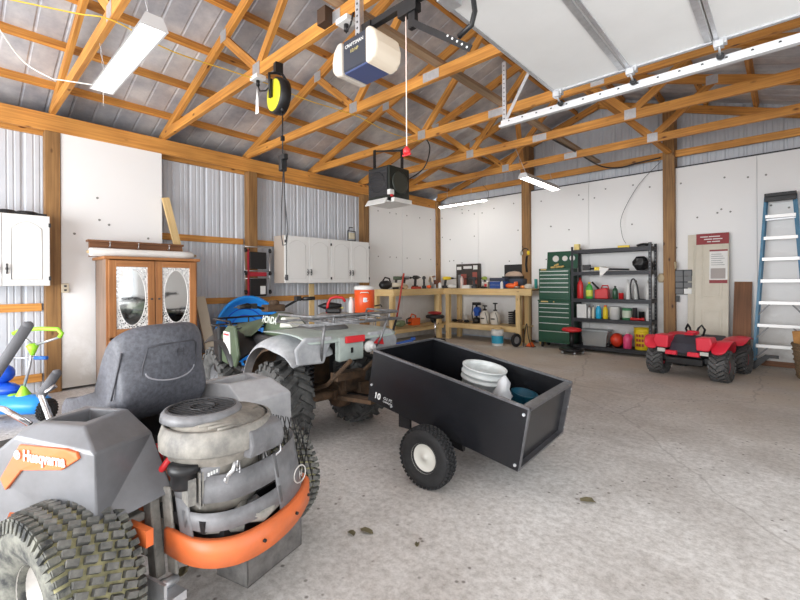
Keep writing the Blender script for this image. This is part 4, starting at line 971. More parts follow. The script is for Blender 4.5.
# heater
ht = thing('unit_heater', 'dark square unit heater hanging from the trusses before the left wall', 'heater', (-4.40, 4.54, 2.41), 0)
b = MB(); b.bx(-.22, .22, -.22, .22, .06, .53); b.build('cabinet', mat('heater_dark', (.028, .033, .028), .5, .3), ht, bevel=.012)
b = MB(); b.bx(-.19, .19, -.235, -.22, .10, .50)
for k in range(9): b.bx(-.18, .18, -.245, -.235, .12+.042*k, .125+.042*k)
b.lathe([(.14, -.25), (.15, -.24)], o=(0, 0, .30), ax='y', cap0=False, cap1=False); b.build('fan_guard', DKGREY, ht)
b = MB(); b.lathe([(.15, 0), (.17, .012), (.15, .02)], o=(.22, .0, .30), ax='x', n=24, cap0=True); b.build('round_cover', mat('heater_green', (.045, .05, .04), .5), ht)
b = MB(); b.bx(-.22, .22, -.24, .22, .0, .012); b.prism([(-.24, .0), (-.30, -.03), (-.30, -.02), (-.24, .06)], -.20, .20, 'x'); b.bx(.22, .28, -.18, .20, .0, .06); b.build('louvre', WHITEPL, ht)
b = MB(); b.bx(.20, .26, -.24, -.16, .10, .17); b.build('control_box', WHITEPL, ht); b = MB(); b.bx(.24, .265, -.22, -.18, .07, .10); b.build('indicator', RED, ht)
for s in (-1, 1):
    b = MB(); b.beam((s*.16, -.14 if s < 0 else .12, .50), (s*.16, -.14 if s < 0 else .12, .83), .05, .01, up=(0, 1, 0)); b.build('hanger_bracket', BLACK, ht)
b = MB(); b.beam((-.16, -.14, .812), (.16, .12, .812), .03, .02); b.build('cross_bar', BLACK, ht)
# reel
rl = thing('cord_reel', 'yellow and black cord reel hanging under the second truss', 'cord reel', (-3.36, 2.05, 2.93), -.12)
b = MB(); b.lathe([(.14, -.045), (.155, -.04), (.16, 0), (.155, .05), (.13, .06)], ax='y', n=32); b.build('reel_case', BLACK, rl)
b = MB(); b.lathe([(.001, -.058), (.10, -.056), (.135, -.05), (.14, -.045)], ax='y', n=32); b.build('yellow_face', mat('reel_yellow', (.72, .68, .03), .4), rl)
b = MB(); b.tube([(0, -.08, .02), (0, -.085, .18), (0, .03, .22), (0, .08, .16), (0, .08, 0)], .013, 8); b.box((0, 0, .25), (.05, .07, .09)); b.box((0, -.075, .05), (.04, .02, .16)); b.build('swivel_bracket', BLACK, rl)
b = MB(); b.cyl((.08, 0, -.12), (.08, 0, -.16), .012); b.tube([(.08, 0, -.15), (.08, 0, -.56)], .006, 6); b.box((.08, 0, -.40), (.025, .03, .04)); b.build('cord', BLACK, rl)
b = MB(); b.box((.08, 0, -.62), (.05, .06, .14)); b.box((.12, 0, -.57), (.04, .05, .05)); b.build('outlet_head', BLACK, rl, bevel=.006)
b = MB(); b.tube([(.09, 0, -.68), (.05, 0, -1.0), (.02, .01, -1.25), (.05, .01, -1.34), (.12, .01, -1.34), (.15, .01, -1.22), (.12, 0, -.95), (.10, 0, -.68)], .005, 6); b.tube([(.10, 0, -.68), (.14, 0, -1.3), (.145, 0, -1.62)], .004, 6); b.box((.145, 0, -1.63), (.02, .02, .05)); b.build('looped_cord', DKGREY, rl)
def outlet(lab, loc, tagpaper=True):
    t = thing('ceiling_outlet', lab, 'outlet', loc); b = MB(); b.box((0, 0, 0), (.13, .10, .04)); b.build('outlet_box', WHITEPL, t, bevel=.004)
    b = MB(); b.tube([(0, 0, -.02), (0, 0, -.07), (.05, -.01, -.14), (.16, -.01, -.17), (.30, 0, -.12)] if tagpaper else [(0, 0, -.02), (.0, 0, -.08), (.05, 0, -.04), (.12, 0, .12)], .007, 7); b.cyl((0, 0, -.02), (0, 0, -.07), .018, n=8); b.build('plug', BLACK, t)
    if tagpaper: b = MB(); b.prism([(-.03, -.34), (.03, -.34), (.025, -.20), (.0, -.1), (-.02, -.2)], -.012, -.008, 'y'); b.build('paper_tag', WHITE, t)
outlet('white outlet box with black plug beside the yellow cord reel', (-3.72, 2.05, 3.21)); outlet('white outlet box above the door opener on the second truss', (-2.42, 2.05, 3.20), False)
b = MB(); b.box((-2.62, 2.02, 3.30), (.10, .10, .12)); tag(b.build('junction_box', mat('dark_brown_box', (.06, .03, .015), .6)), 'small dark brown box on the second truss left of the door opener', 'junction box')

# ------------------------------------------------------------------ wall cabinets
CABW = mat('cabinet_white', (.80, .80, .78), .4)
def cab_door(t, x, y0, y1, z0, z1, hinge_left, hx=True):
    """door in plane x facing +x"""
    b = MB(); b.bx(x, x+.018, y0+.003, y1-.003, z0+.004, z1-.004); d = b.build('door', CABW, t, bevel=.003)
    m_ = .07; w_ = (y1-y0)/2; yc = (y0+y1)/2
    pts = [(x+.019, y0+m_, z0+.07), (x+.019, y1-m_, z0+.07), (x+.019, y1-m_, z1-.15)]
    n = 12
    for k in range(n+1):
        u = -1+2*k/n; pts.append((x+.019, yc-u*(w_-m_), z1-.15+.06*(1-u*u)+.015*(1-abs(u))))
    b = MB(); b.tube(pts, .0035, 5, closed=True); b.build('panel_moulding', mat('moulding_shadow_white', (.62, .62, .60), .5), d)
    hy = y1-.035 if hinge_left else y0+.035
    b = MB(); b.tube([(x+.02, hy, z0+.13), (x+.042, hy, z0+.15), (x+.042, hy, z0+.21), (x+.02, hy, z0+.23)], .007, 6); b.sphere((x+.03, hy, z0+.18), (.008, .012, .02), 8); b.build('handle', DKGREY, d)
    b = MB(); yh = y0+.004 if hinge_left else y1-.004
    for z in (z0+.08, z1-.10): b = MB(); b.bx(x+.016, x+.024, yh-.010, yh+.010, z-.022, z+.022); b.build('hinge', DKGREY, d)
def cabinet(lab, y0, y1, z0, z1, side=None, grp=None):
    t = thing('wall_cabinet', lab, 'cabinet', (XL, 0, 0), group=grp); d = .31
    b = MB(); b.bx(.005, d, y0, y1, z0, z1); b.build('cabinet_body', CABW, t)
    if side: b = MB(); b.bx(.01, d-.004, y0-.006, y0, z0, z1); b.build('side_panel', side, t, label='unpainted tan side panel')
    ym = (y0+y1)/2
    cab_door(t, d+.001, y0, ym, z0, z1, True); cab_door(t, d+.001, ym, y1, z0, z1, False)
    return t
TANS = mat('tan_laminate', (.50, .43, .37), .6)
cabinet('white two door wall cabinet at the far left edge beside the first post', .03, .80, 1.24, 2.0)
cabinet('white two door wall cabinet with a tan side, left one of the pair', 3.73, 4.66, 1.255, 2.03, TANS, 'white arched door wall cabinets')
cabinet('white two door wall cabinet under the small work light, right one of the pair', 4.665, 5.585, 1.255, 2.03, None, 'white arched door wall cabinets')
b = MB()
for k, (y, s) in enumerate(((.10, .12), (.28, .14), (.46, .10), (.62, .12))): b.sphere((-6.08, y, 2.02), (.10, s, .035), 10)
b.beam((-6.0, .1, 2.025), (-6.02, .78, 2.015), .03, .025)
tag(b.build('folded_tarp', BLACK), 'crumpled black sheeting lying on top of the far left cabinet', 'sheeting')
wl = thing('work_light', 'small square work light standing on the right wall cabinet', 'work light', (-6.08, 5.25, 2.03))
b = MB(); b.tube([(0, -.09, .02), (0, .09, .02), (0, .09, .20), (0, -.09, .20)], .012, 6, closed=True); b.tube([(0, -.07, .2), (0, -.05, .27), (0, .03, .27)], .009, 6); b.bx(-.05, .05, -.06, -.04, 0, .02); b.bx(-.05, .05, .04, .06, 0, .02); b.build('frame', BLACK, wl)
b = MB(); b.bx(-.02, .02, -.07, .07, .05, .17); b.build('lamp_head', mat('lamp_cream', (.66, .60, .45), .4), wl, bevel=.008)

# ------------------------------------------------------------------ oak cabinet with etched mirrors
ar = thing('mirrored_cabinet', 'worn oak cabinet with two etched mirror doors against the left wall', 'cabinet', (-6.2, 1.26, 0))
b = MB(); b.bx(0, .47, 0, .02, 0, 1.54); b.build('side_panel', W_SIDE, ar)
b = MB(); b.bx(0, .47, .98, 1.0, 0, 1.54); b.bx(0, .02, 0, 1.0, 0, 1.54); b.bx(0, .47, .02, .98, .05, .08); b.bx(0, .47, .02, .98, .66, .69); b.build('carcass', W_OAK, ar)
b = MB(); b.bx(-.02, .53, -.03, 1.03, 1.54, 1.575); b.build('top_board', W_OAK, ar, bevel=.006)
b = MB(); b.bx(.47, .49, 0, .035, 0, 1.54); b.bx(.47, .49, .965, 1.0, 0, 1.54); b.bx(.47, .49, .035, .965, 0, .06); b.build('face_frame', W_OAK, ar)
MIRR = mat('mirror_glass', (.80, .81, .80), .06, 1)
LACE = bpy.data.materials.new('etched_mirror'); LACE.use_nodes = True
nt = LACE.node_tree; N = nt.nodes; Lk = nt.links; pb = N['Principled BSDF']; tc = N.new('ShaderNodeTexCoord'); vo = N.new('ShaderNodeTexVoronoi'); vo.feature = 'DISTANCE_TO_EDGE'; vo.inputs['Scale'].default_value = 48; Lk.new(tc.outputs['Object'], vo.inputs[0])
rp = N.new('ShaderNodeValToRGB'); rp.color_ramp.elements[0].position = .11; rp.color_ramp.elements[1].position = .17; Lk.new(vo.outputs['Distance'], rp.inputs[0])
mx = N.new('ShaderNodeMix'); mx.data_type = 'RGBA'; mx.inputs[6].default_value = (.85, .85, .83, 1); mx.inputs[7].default_value = (.6, .62, .64, 1); Lk.new(rp.outputs[0], mx.inputs[0]); Lk.new(mx.outputs[2], pb.inputs['Base Color']); Lk.new(rp.outputs[0], pb.inputs['Metallic'])
mr = N.new('ShaderNodeMapRange'); mr.inputs[3].default_value = .6; mr.inputs[4].default_value = .1; Lk.new(rp.outputs[0], mr.inputs[0]); Lk.new(mr.outputs[0], pb.inputs['Roughness'])
for i, (y0, y1) in enumerate(((.02, .495), (.505, .98))):
    b = MB(); X0, X1 = .491, .513; z0, z1 = .64, 1.53
    m0, m1, n0_, n1_ = y0+.075, y1-.075, z0+.09, z1-.075
    b.bx(X0, X1, y0, m0, z0, z1); b.bx(X0, X1, m1, y1, z0, z1); b.bx(X0, X1, m0, m1, z0, n0_); b.bx(X0, X1, m0, m1, n1_, z1)
    d = b.build('door', W_OAK, ar, bevel=.003)
    b = MB(); b.bx(X0+.002, X0+.008, m0, m1, n0_, n1_); b.build('mirror', MIRR, d)
    # etched border: rectangle with a pointed oval left clear
    b = MB(); n = 40; yc, zc = (m0+m1)/2, (n0_+n1_)/2; A_, B2_ = (m1-m0)/2, (n1_-n0_)/2; inn, out = [], []
    for k in range(n):
        a = 2*PI*k/n; c_, s_ = math.cos(a), math.sin(a); inn.append((X0+.0095, yc+A_*.86*c_, zc+B2_*.90*s_))
        f = 1/max(abs(c_), abs(s_)); out.append((X0+.0095, yc+A_*c_*f, zc+B2_*s_*f))
    b.faces(inn+out, [(k, (k+1) % n, n+(k+1) % n, n+k) for k in range(n)]); b.build('etched_border', LACE, d)
    b = MB(); b.tube([(p[0]+.001, p[1], p[2]) for p in inn], .004, 5, closed=True); b.build('etched_oval', WHITE, d)
    ky = y1-.035 if i == 0 else y0+.035
    b = MB(); b.cyl((X1, ky, 1.07), (X1+.018, ky, 1.07), .012, n=10); b.build('knob', DKGREY, d)
    b = MB(); b.bx(.491, .511, y0, y1, .38, .61); dr = b.build('drawer', W_OAK, ar, bevel=.004)
    b = MB(); b.cyl((.511, (y0+y1)/2, .5), (.53, (y0+y1)/2, .5), .014, n=10); b.build('knob', DKGREY, dr)
    b = MB(); b.bx(.491, .511, y0, y1, .09, .35); dr = b.build('drawer', W_OAK, ar, bevel=.004)
    b = MB(); b.cyl((.511, (y0+y1)/2, .22), (.53, (y0+y1)/2, .22), .014, n=10); b.build('knob', DKGREY, dr)
rlp = thing('plastic_film_roll', 'long white roll of plastic film lying on top of the oak cabinet', 'roll', (-5.86, 1.13, 1.625))
b = MB(); b.lathe([(.018, 0), (.045, .002), (.050, .03), (.047, .5), (.05, 1.0), (.046, 1.13), (.018, 1.15)], ax='y', n=20); b.build('film', WHITEPL, rlp); b = MB(); b.cyl((0, -.02, 0), (0, 1.18, 0), .017, n=12); b.build('core', TAN, rlp)
b = MB(); b.bx(-6.04, -5.98, 1.16, 2.18, 1.577, 1.75); b.bx(-6.07, -5.95, 1.14, 2.19, 1.75, 1.775)
hk = tag(b.build('coat_rack_board', W_DARK), 'dark stained wooden board with small hooks standing on the oak cabinet', 'board')
b = MB()
for y in (1.35, 1.65, 2.0): b.tube([(-5.98, y, 1.70), (-5.93, y, 1.69), (-5.92, y, 1.74)], .006, 6); b.sphere((-5.92, y, 1.75), .012, 8)
o = b.build('hook', STEEL); o.parent = hk
b = MB(); b.beam((-6.13, 2.22, 1.58), (-6.21, 2.05, 2.42), .038, .089, up=(0, 1, 0)); tag(b.build('loose_stud', W_PALE), 'pale loose stud leaning on the wall on top of the oak cabinet', 'lumber')
b = MB(); b.beam((-5.75, 2.52, .005), (-6.22, 2.50, 1.06), .04, .14, up=(0, 1, 0)); tag(b.build('leaning_board', mat('cream_board', (.62, .57, .46), .6)), 'cream painted board leaning on the wall left of the blue pool', 'board')
b = MB(); b.beam((-5.75, 2.36, .005), (-6.24, 2.36, .98), .03, .05, up=(0, 1, 0)); tag(b.build('leaning_batten', W_PALE), 'thin pale batten leaning beside the cream board', 'board')
ow = thing('wall_outlet', 'beige wall outlet on the white sheet near the first post', 'outlet', (XL+.001, .975, 1.21)); b = MB(); b.bx(0, .04, -.035, .035, -.055, .055); b.build('outlet_box', mat('beige_plastic', (.62, .55, .42), .5), ow, bevel=.004)
b = MB(); b.bx(.04, .043, -.012, .012, .012, .035); b.bx(.04, .043, -.012, .012, -.035, -.012); b.build('socket', DKGREY, ow)
# mechanic's creeper on the post
cr = thing('mechanic_creeper', 'black padded mechanic creeper with red bands hung upright on the second post', 'creeper', (-6.25, 3.40, 1.03))
b = MB()
for y in (-.215, .215): b.tube([(.03, y, 0), (.03, y, .80)], .010, 8)
for z in (.01, .30, .42, .80): b.tube([(.03, -.215, z), (.03, .215, z)], .009, 8)
b.build('frame', STEEL, cr)
for z0, z1 in ((.02, .30), (.45, .72)):
    b = MB(); b.bx(.02, .06, -.145, .145, z0, z1); b.build('pad', BLACK, cr, bevel=.012, seg=2)
b = MB(); b.bx(.02, .05, -.172, -.15, .02, .76); b.bx(.02, .055, -.15, .145, .335, .40); b.bx(.02, .04, -.15, -.14, .02, .4); b.build('red_band', mat('deep_red', (.38, .015, .03), .5), cr)
b = MB(); b.bx(.061, .064, .03, .12, .05, .18); b.build('label', WHITEPL, cr)
for y, z in ((-.21, .74), (.21, .74), (-.21, .38), (.21, .38), (-.21, .08), (.21, .08)):
    b = MB(); b.cyl((.05, y-.012, z), (.05, y+.012, z), .03, n=12); b.bx(.03, .06, y-.015, y+.015, z+.01, z+.04); b.build('caster', BLACK, cr)

# ------------------------------------------------------------------ steel shelving
sh = thing('steel_shelving', 'dark grey five tier steel shelving unit against the back wall', 'shelving', (-2.91, 7.76, 0))
SHM = mat('dark_shelf_steel', (.022, .023, .027), .45, .4)
Wd, Dp = 1.28, .40
for x in (0, Wd):
    for y in (0, Dp):
        b = MB(); sx = 1 if x == 0 else -1; sy = 1 if y == 0 else -1
        b.beam((x+sx*.02, y, 0), (x+sx*.02, y, 1.88), .04, .003, up=(0, 1, 0)); b.beam((x, y+sy*.02, 0), (x, y+sy*.02, 1.88), .003, .04, up=(0, 1, 0)); u_ = b.build('upright', SHM, sh)
        if x == Wd:
            b = MB()
            for k in range(30): b.cyl((x-.02, y-.003, .05+.06*k), (x-.02, y+.003, .05+.06*k), .007, n=6)
            b.build('slot', mat('slot_light', (.4, .4, .4), .6), u_)
for z in (.09, .575, .925, 1.405, 1.80):
    b = MB(); b.bx(.0, Wd, -.004, .012, z-.045, z+.02); b.bx(0, Wd, Dp-.012, Dp+.004, z-.035, z+.02); b.bx(.0, .014, 0, Dp, z-.035, z+.02); b.bx(Wd-.014, Wd, 0, Dp, z-.035, z+.02); b.bx(.014, Wd-.014, .012, Dp-.012, z, z+.014); b.build('shelf', SHM, sh)
SZ = {1: .105, 2: .59, 3: .94, 4: 1.42, 5: 1.815}
# ------------------------------------------------------------------ tool chest
tc_ = thing('tool_chest', 'dark green two tier tool chest with many drawers, lid open', 'tool chest', (-3.55, 7.78, 0))
W2, D2 = .62, .40
HND = mat('drawer_edge', (.62, .66, .62), .35, .5)
b = MB(); b.bx(0, W2, 0, D2, .10, .90); b.bx(-.01, W2+.01, -.01, D2, .88, .905); b.build('lower_cabinet', GREEN, tc_, bevel=.006)
b = MB(); b.bx(.01, W2-.01, .01, D2-.02, .907, 1.50); b.build('upper_chest', GREEN, tc_, bevel=.008)
def drawers(zs, x0, x1, y):
    for z0, z1 in zip(zs, zs[1:]):
        b = MB(); b.bx(x0, x1, y-.012, y, z1+.006, z0-.004); d = b.build('drawer', GREEN, tc_, bevel=.003)
        b = MB(); b.bx(x0+.004, x1-.004, y-.024, y-.012, z0-.020, z0-.008); b.build('drawer_pull', HND, d)
drawers([.85, .77, .69, .60, .48, .33, .14], .025, W2-.025, 0)
drawers([1.46, 1.39, 1.32, 1.24, 1.16, 1.07, .96], .035, W2-.035, .01)
b = MB(); b.beam((W2/2, D2-.01, 1.50), (W2/2, D2+.03, 1.84), W2-.02, .02, up=(0, 1, 0)); ld = b.build('lid', GREEN, tc_)
for x, r in ((.19, .062), (.37, .052), (.51, .052)):
    b = MB(); b.lathe([(r, -.008), (r, 0), (r*.8, 0), (r*.78, -.004)], o=(x, D2-.01, 1.70), ax='y', n=20); g_ = b.build('gauge', STEEL, ld); b = MB(); b.lathe([(r*.8, -.009), (.001, -.010)], o=(x, D2-.01, 1.70), ax='y', n=20, cap0=False); b.build('dial', mat('pale_dial', (.66, .62, .55), .5), g_)
for x in (.06, W2-.06):
    for y in (.06, D2-.06):
        b = MB(); b.cyl((x-.015, y, .045), (x+.015, y, .045), .045, n=16); b.bx(x-.022, x+.022, y-.02, y+.02, .07, .105); b.build('caster', BLACK, tc_)
B_ = basis((.10, -.013, 1.482), (1, 0, 0), (0, 0, 1)); 
b = MB(); b.bx(.05, .16, .004, .008, 1.470, 1.490); b.build('maker_badge', mat('gold_badge', (.65, .45, .15), .4), tc_)
b = MB(); b.bx(.06, .20, -.014, -.010, .862, .885); b.bx(.30, .32, -.014, -.01, .86, .885); b.build('maker_badge', MATS['gold_badge'], tc_)

# ------------------------------------------------------------------ workbenches
bk_ = thing('workbench', 'long pine workbench with a lower shelf along the back wall', 'workbench', (0, 0, 0))
b = MB(); b.bx(-5.66, -3.60, 7.60, 8.2, 1.08, 1.115); b.build('bench_top', W_PALE, bk_)
b = MB(); b.bx(-5.66, -3.60, 7.585, 7.625, .985, 1.08); b.build('front_apron', W_PALE, bk_)
b = MB(); b.bx(-5.66, -3.85, 7.68, 8.2, .33, .36); b.build('lower_shelf', W_PALE, bk_)
b = MB(); b.bx(-5.66, -3.85, 7.64, 7.68, .25, .36); b.build('shelf_rail', W_PALE, bk_)
for x, y in ((-5.60, 7.67), (-3.90, 7.67), (-3.90, 8.05), (-3.62, 8.12), (-5.6, 8.1)):
    b = MB(); b.bx(x-.045, x+.045, y-.045, y+.045, 0, 1.08); b.build('leg', W_PALE, bk_)
bl = thing('workbench', 'short pine workbench with a low shelf along the left wall', 'workbench', (0, 0, 0))
b = MB(); b.bx(-6.25, -5.66, 5.95, 8.07, 1.08, 1.115); b.build('bench_top', W_PALE, bl)
b = MB(); b.bx(-5.70, -5.66, 5.95, 7.58, .985, 1.08); b.bx(-6.25, -5.70, 5.95, 5.99, .985, 1.08); b.build('front_apron', W_PALE, bl)
b = MB(); b.bx(-6.25, -5.68, 6.0, 8.0, .30, .33); b.bx(-5.72, -5.68, 6.0, 7.6, .24, .33); b.build('lower_shelf', W_PALE, bl)
for x, y in ((-5.74, 6.0), (-5.74, 7.5), (-6.18, 6.0), (-6.18, 8.0)):
    b = MB(); b.bx(x-.045, x+.045, y-.045, y+.045, 0, 1.08); b.build('leg', W_PALE, bl)

# ------------------------------------------------------------------ ladder, door slabs, board, basket
la = thing('step_ladder', 'tall blue fibreglass step ladder folded against the back wall at the right', 'ladder', (-.08, 7.86, 0))
LB = mat('ladder_blue', (.07, .22, .36), .45, var=.2, scale=9)
def lx(s, z): return s*(.30-.145*z/2.5)
def ly(z): return .22*z/2.5
for s in (-1, 1):
    b = MB(); b.beam((lx(s, 0), 0, 0), (lx(s, 2.45), ly(2.45), 2.45), .032, .075, up=(0, 1, 0)); b.build('side_rail', LB, la)
    b = MB(); b.beam((lx(s, 0)*.92, .075, .02), (lx(s, 2.45)*.9, ly(2.4)+.065, 2.4), .025, .045, up=(0, 1, 0)); b.build('rear_rail', LB, la)
for z in (.33, .62, .94, 1.25, 1.56, 1.86, 2.17):
    b = MB(); b.bx(lx(-1, z)+.014, lx(1, z)-.014, ly(z)-.045, ly(z)+.04, z-.012, z+.012); b.bx(lx(-1, z)+.014, lx(1, z)-.014, ly(z)-.047, ly(z)-.04, z-.03, z+.014); b.build('step', mat('step_aluminium', (.80, .80, .79), .4, .3), la)
for z in (.33, .62, .94):
    for s in (-1, 1): b = MB(); b.beam((lx(s, z-.18), ly(z)-.01, z-.20), (lx(s, z)*.45, ly(z), z-.02), .02, .008, up=(0, 1, 0)); b.build('step_brace', MIDGREY, la)
b = MB(); b.bx(-.17, .17, .12, .30, 2.43, 2.49); b.bx(-.17, .17, .12, .14, 2.37, 2.45)
for k in range(4): b.cyl((-.11+.07*k, .2, 2.49), (-.11+.07*k, .2, 2.50), .022, n=10)
b.build('top_cap', BLACK, la, bevel=.01)
for s in (-1, 1): b = MB(); b.box((lx(s, 0), 0, .012), (.05, .10, .024)); b.build('foot', BLACK, la)
b = MB(); b.beam((lx(-1, 2.1)+.02, ly(2.1)+.01, 2.12), (lx(1, 2.1)-.02, ly(2.1)+.02, 2.13), .02, .02); b.build('spreader', GALV, la)
b = MB(); b.prism([(0, 0), (.05, 0), (.20, .17), (.30, .17), (.30, .21), (.16, .21), (.0, .07)], 0, .05, 'y'); tag(b.build('bent_bracket', BLACK, loc=(-.40, 7.70, .01)), 'black bent bracket lying on the floor at the foot of the ladder', 'bracket')
SLAB = mat('primed_door', (.68, .64, .54), .5, col2=(.60, .555, .45), scale=4)
def slab(lab, x0, x1, lean0, lean1, h, paper=False):
    ang = math.atan((lean1-lean0)/h)
    t = thing('door_slab', lab, 'door slab', (x0, lean0, 0), rot=(-ang, 0, .0)); w_ = x1-x0
    b = MB(); b.bx(0, w_, 0, .033, 0, h); b.build('slab', SLAB, t, bevel=.002)
    for z0, z1 in ((.20, .82), (.98, 1.82)):
        b = MB(); b.tube([(.08, -.001, z0), (w_-.08, -.001, z0), (w_-.08, -.001, z1), (.08, -.001, z1)], .007, 4, closed=True); b.bx(.11, w_-.11, -.006, 0, z0+.03, z1-.03); b.build('raised_panel', SLAB, t, bevel=.003)
    if paper:
        RB = mat('dark_red_print', (.28, .025, .03), .5)
        b = MB(); b.bx(0, w_, -.008, -.001, h-.17, h+.001); bn = b.build('red_banner', RB, t)
        b = MB()
        for x0_, x1_, q_ in ((.05, .15, .05), (.16, .30, .05), (.10, .20, .09), (.21, .33, .09), (.14, .19, .13), (.20, .30, .13)): b.bx(x0_, x1_, -.010, -.008, h-q_-.007, h-q_+.007)
        b.build('faded_print', WHITEPL, bn)
        b = MB(); b.bx(w_*.42, w_-.015, -.010, -.001, 1.22, 1.74); ps = b.build('paper_sheet', WHITEPL, t)
        b = MB(); b.bx(w_*.42, w_-.015, -.012, -.010, 1.715, 1.74); b.bx(w_*.42, w_-.015, -.012, -.010, 1.22, 1.27); b.build('red_strip', RB, ps)
        b = MB(); b.bx(w_*.46, w_-.04, -.012, -.010, 1.29, 1.45)
        b.build('picture', mat('grey_print', (.42, .38, .36), .6), ps)
        b = MB()
        for k in range(6): b.bx(w_*.47, w_-.05-.02*(k % 3), -.012, -.010, 1.50+.033*k, 1.507+.033*k)
        b.build('small_print', MIDGREY, ps)
    return t
slab('cream door slab leaning on the back wall, partly behind the labelled one', -1.19, -.80, 8.05, 8.155, 1.99)
slab('cream door slab with red banner and paper sheet leaning on the back wall', -1.07, -.66, 7.86, 8.11, 2.0, True)
b = MB(); b.beam((-.52, 7.90, .005), (-.50, 8.17, 1.23), .21, .02, up=(0, 1, 0)); tag(b.build('leaning_board', W_DARK), 'reddish brown wooden board leaning on the back wall left of the ladder', 'board')
og = thing('wall_bin_organiser', 'grey hanging parts organiser on the back wall right of the post', 'organiser', (-1.36, 8.12, 1.03)); b = MB(); b.bx(0, .23, 0, .075, 0, .40); b.build('backboard', DKGREY, og)
for z in (.01, .11, .21, .30):
    for x in (.005, .12):
        b = MB(); b.bx(x, x+.105, -.03, 0, z, z+.085); b.build('bin', WHITEPL if (z, x) == (.01, .12) else mat('bin_grey', (.14, .145, .15), .5), og, bevel=.003)
b = MB(); b.bx(-.0, .05, .0, .04, -.12, -.02); b.build('label_strip', BLACK, og)
bs = thing('firewood_basket', 'round woven basket holding firewood at the right edge', 'basket', (.27, 7.42, 0))
b = MB(); b.lathe([(.19, 0), (.20, .02), (.235, .38), (.25, .45), (.235, .45), (.19, .03), (.001, .03)], n=30); b.build('basket_body', mat('woven_brown', (.22, .15, .085), .85, var=.6, scale=60, bump=.8, stretch=(1, 1, 3)), bs)
b = MB()
for k in range(7): b.tube([((.20+.0075*k*1+.004)*math.cos(a), (.20+.0075*k+.004)*math.sin(a), .04+.065*k) for a in [2*PI*j/30 for j in range(30)]], .008, 5, closed=True)
b.build('woven_band', MATS['woven_brown'], bs)
for k, (x, y, dx, dz) in enumerate(((-.12, -.08, .0, .50), (.02, .0, .05, .55), (-.06, .1, -.08, .52), (-.13, .02, -.10, .60))):
    b = MB(); b.prism([(-.05, -.04), (.05, -.05), (.06, .03), (-.02, .06)], .05, dz, 'z'); b.xf(M.Translation((x, y, 0))@M.Rotation(dx, 4, 'Y')); tag(b.build('firewood_log', mat('split_wood', (.62, .32, .10), .8, col2=(.35, .16, .05), scale=10), loc=(.27, 7.42, 0)), ['short split log at the front of the woven basket', 'tall split log in the middle of the woven basket', 'split log at the back of the woven basket', 'tallest orange split log leaning out of the woven basket'][k], 'firewood', 'split logs in the basket')

# ------------------------------------------------------------------ generic small things
def bottle(name, lab, cat, loc, r, h, m, capm, flat=1.0, neck=.3, group=None, labelm=None, handle=False):
    t = thing(name, lab, cat, loc, group=group)
    b = MB(); b.lathe([(r*.9, 0), (r, .008), (r, h*.62), (r*.85, h*.75), (r*neck, h*.88), (r*neck, h*.92), (.001, h*.92)], n=18, sq=(1, flat)); b.build('bottle_body', m, t)
    b = MB(); b.cyl((0, 0, h*.90), (0, 0, h), r*neck*1.25, n=12); b.build('cap', capm, t)
    if labelm: b = MB(); b.lathe([(r*1.02, h*.15), (r*1.02, h*.52)], n=18, cap0=False, cap1=False, sq=(1, flat)); b.build('label', labelm, t)
    if handle: b = MB(); b.tube([(r*.5, 0, h*.86), (r*1.0, 0, h*.78), (r*1.02, 0, h*.60), (r*.9, 0, h*.55)], r*.14, 8); b.build('grip', m, t)
    return t
def can(name, lab, cat, loc, r, h, m, lidm=STEEL, lb=None):
    t = thing(name, lab, cat, loc)
    b = MB(); b.lathe([(r, 0), (r, h*.94), (r*1.02, h*.95), (r*1.02, h)], n=20); b.build('can_body', m, t)
    b = MB(); b.lathe([(r*.9, h+.002), (.001, h+.003)], n=20, cap0=False); b.build('lid', lidm, t)
    if lb: b = MB(); b.lathe([(r*1.01, h*.2), (r*1.01, h*.8)], n=20, cap0=False, cap1=False); b.build('label', lb, t)
    return t
def carton(name, lab, cat, loc, d, m, rz=0, stripe=None):
    t = thing(name, lab, cat, loc, rz)
    b = MB(); b.box((0, 0, d[2]/2), d); b.build('carton', m, t, bevel=.003)
    if stripe: b = MB(); b.box((0, -d[1]/2-.001, d[2]*.5), (d[0]*.6, .002, d[2]*.4)); b.build('printed_panel', stripe, t)
    return t
def drill(lab, loc, rz, body, dark=BLACK, s=1.0, up=True):
    t = thing('cordless_drill', lab, 'power tool', loc, rz); t.scale = (s, s, s)
    b = MB(); b.lathe([(.02, -.09), (.032, -.08), (.034, .0), (.03, .05), (.018, .07)], o=(0, 0, .19), ax='x', n=14); b.build('motor_body', body, t)
    b = MB(); b.lathe([(.018, .07), (.018, .10), (.008, .13), (.004, .17)], o=(0, 0, .19), ax='x', n=12); b.build('chuck', dark, t)
    b = MB(); b.beam((-.03, 0, .18), (-.05, 0, .05), .034, .042, up=(1, 0, 0)); b.build('handle', dark, t, bevel=.006)
    b = MB(); b.box((-.045, 0, .028), (.11, .07, .052)); b.build('battery', dark, t, bevel=.008)
def lumpy(name, lab, cat, c, r, m, seed, n=12, parent=None):
    rg = random.Random(seed); b = MB(); rs = []
    for i in range(1, 7):
        tt = PI*i/7; rs.append([V((math.sin(tt)*math.cos(2*PI*k/n)*r[0]*rg.uniform(.7, 1.15), math.sin(tt)*math.sin(2*PI*k/n)*r[1]*rg.uniform(.7, 1.15), r[2]-math.cos(tt)*r[2])) for k in range(n)])
    b.rings(rs, smooth=False); return tag(b.build(name, m, loc=c), lab, cat)

BT = 1.1155
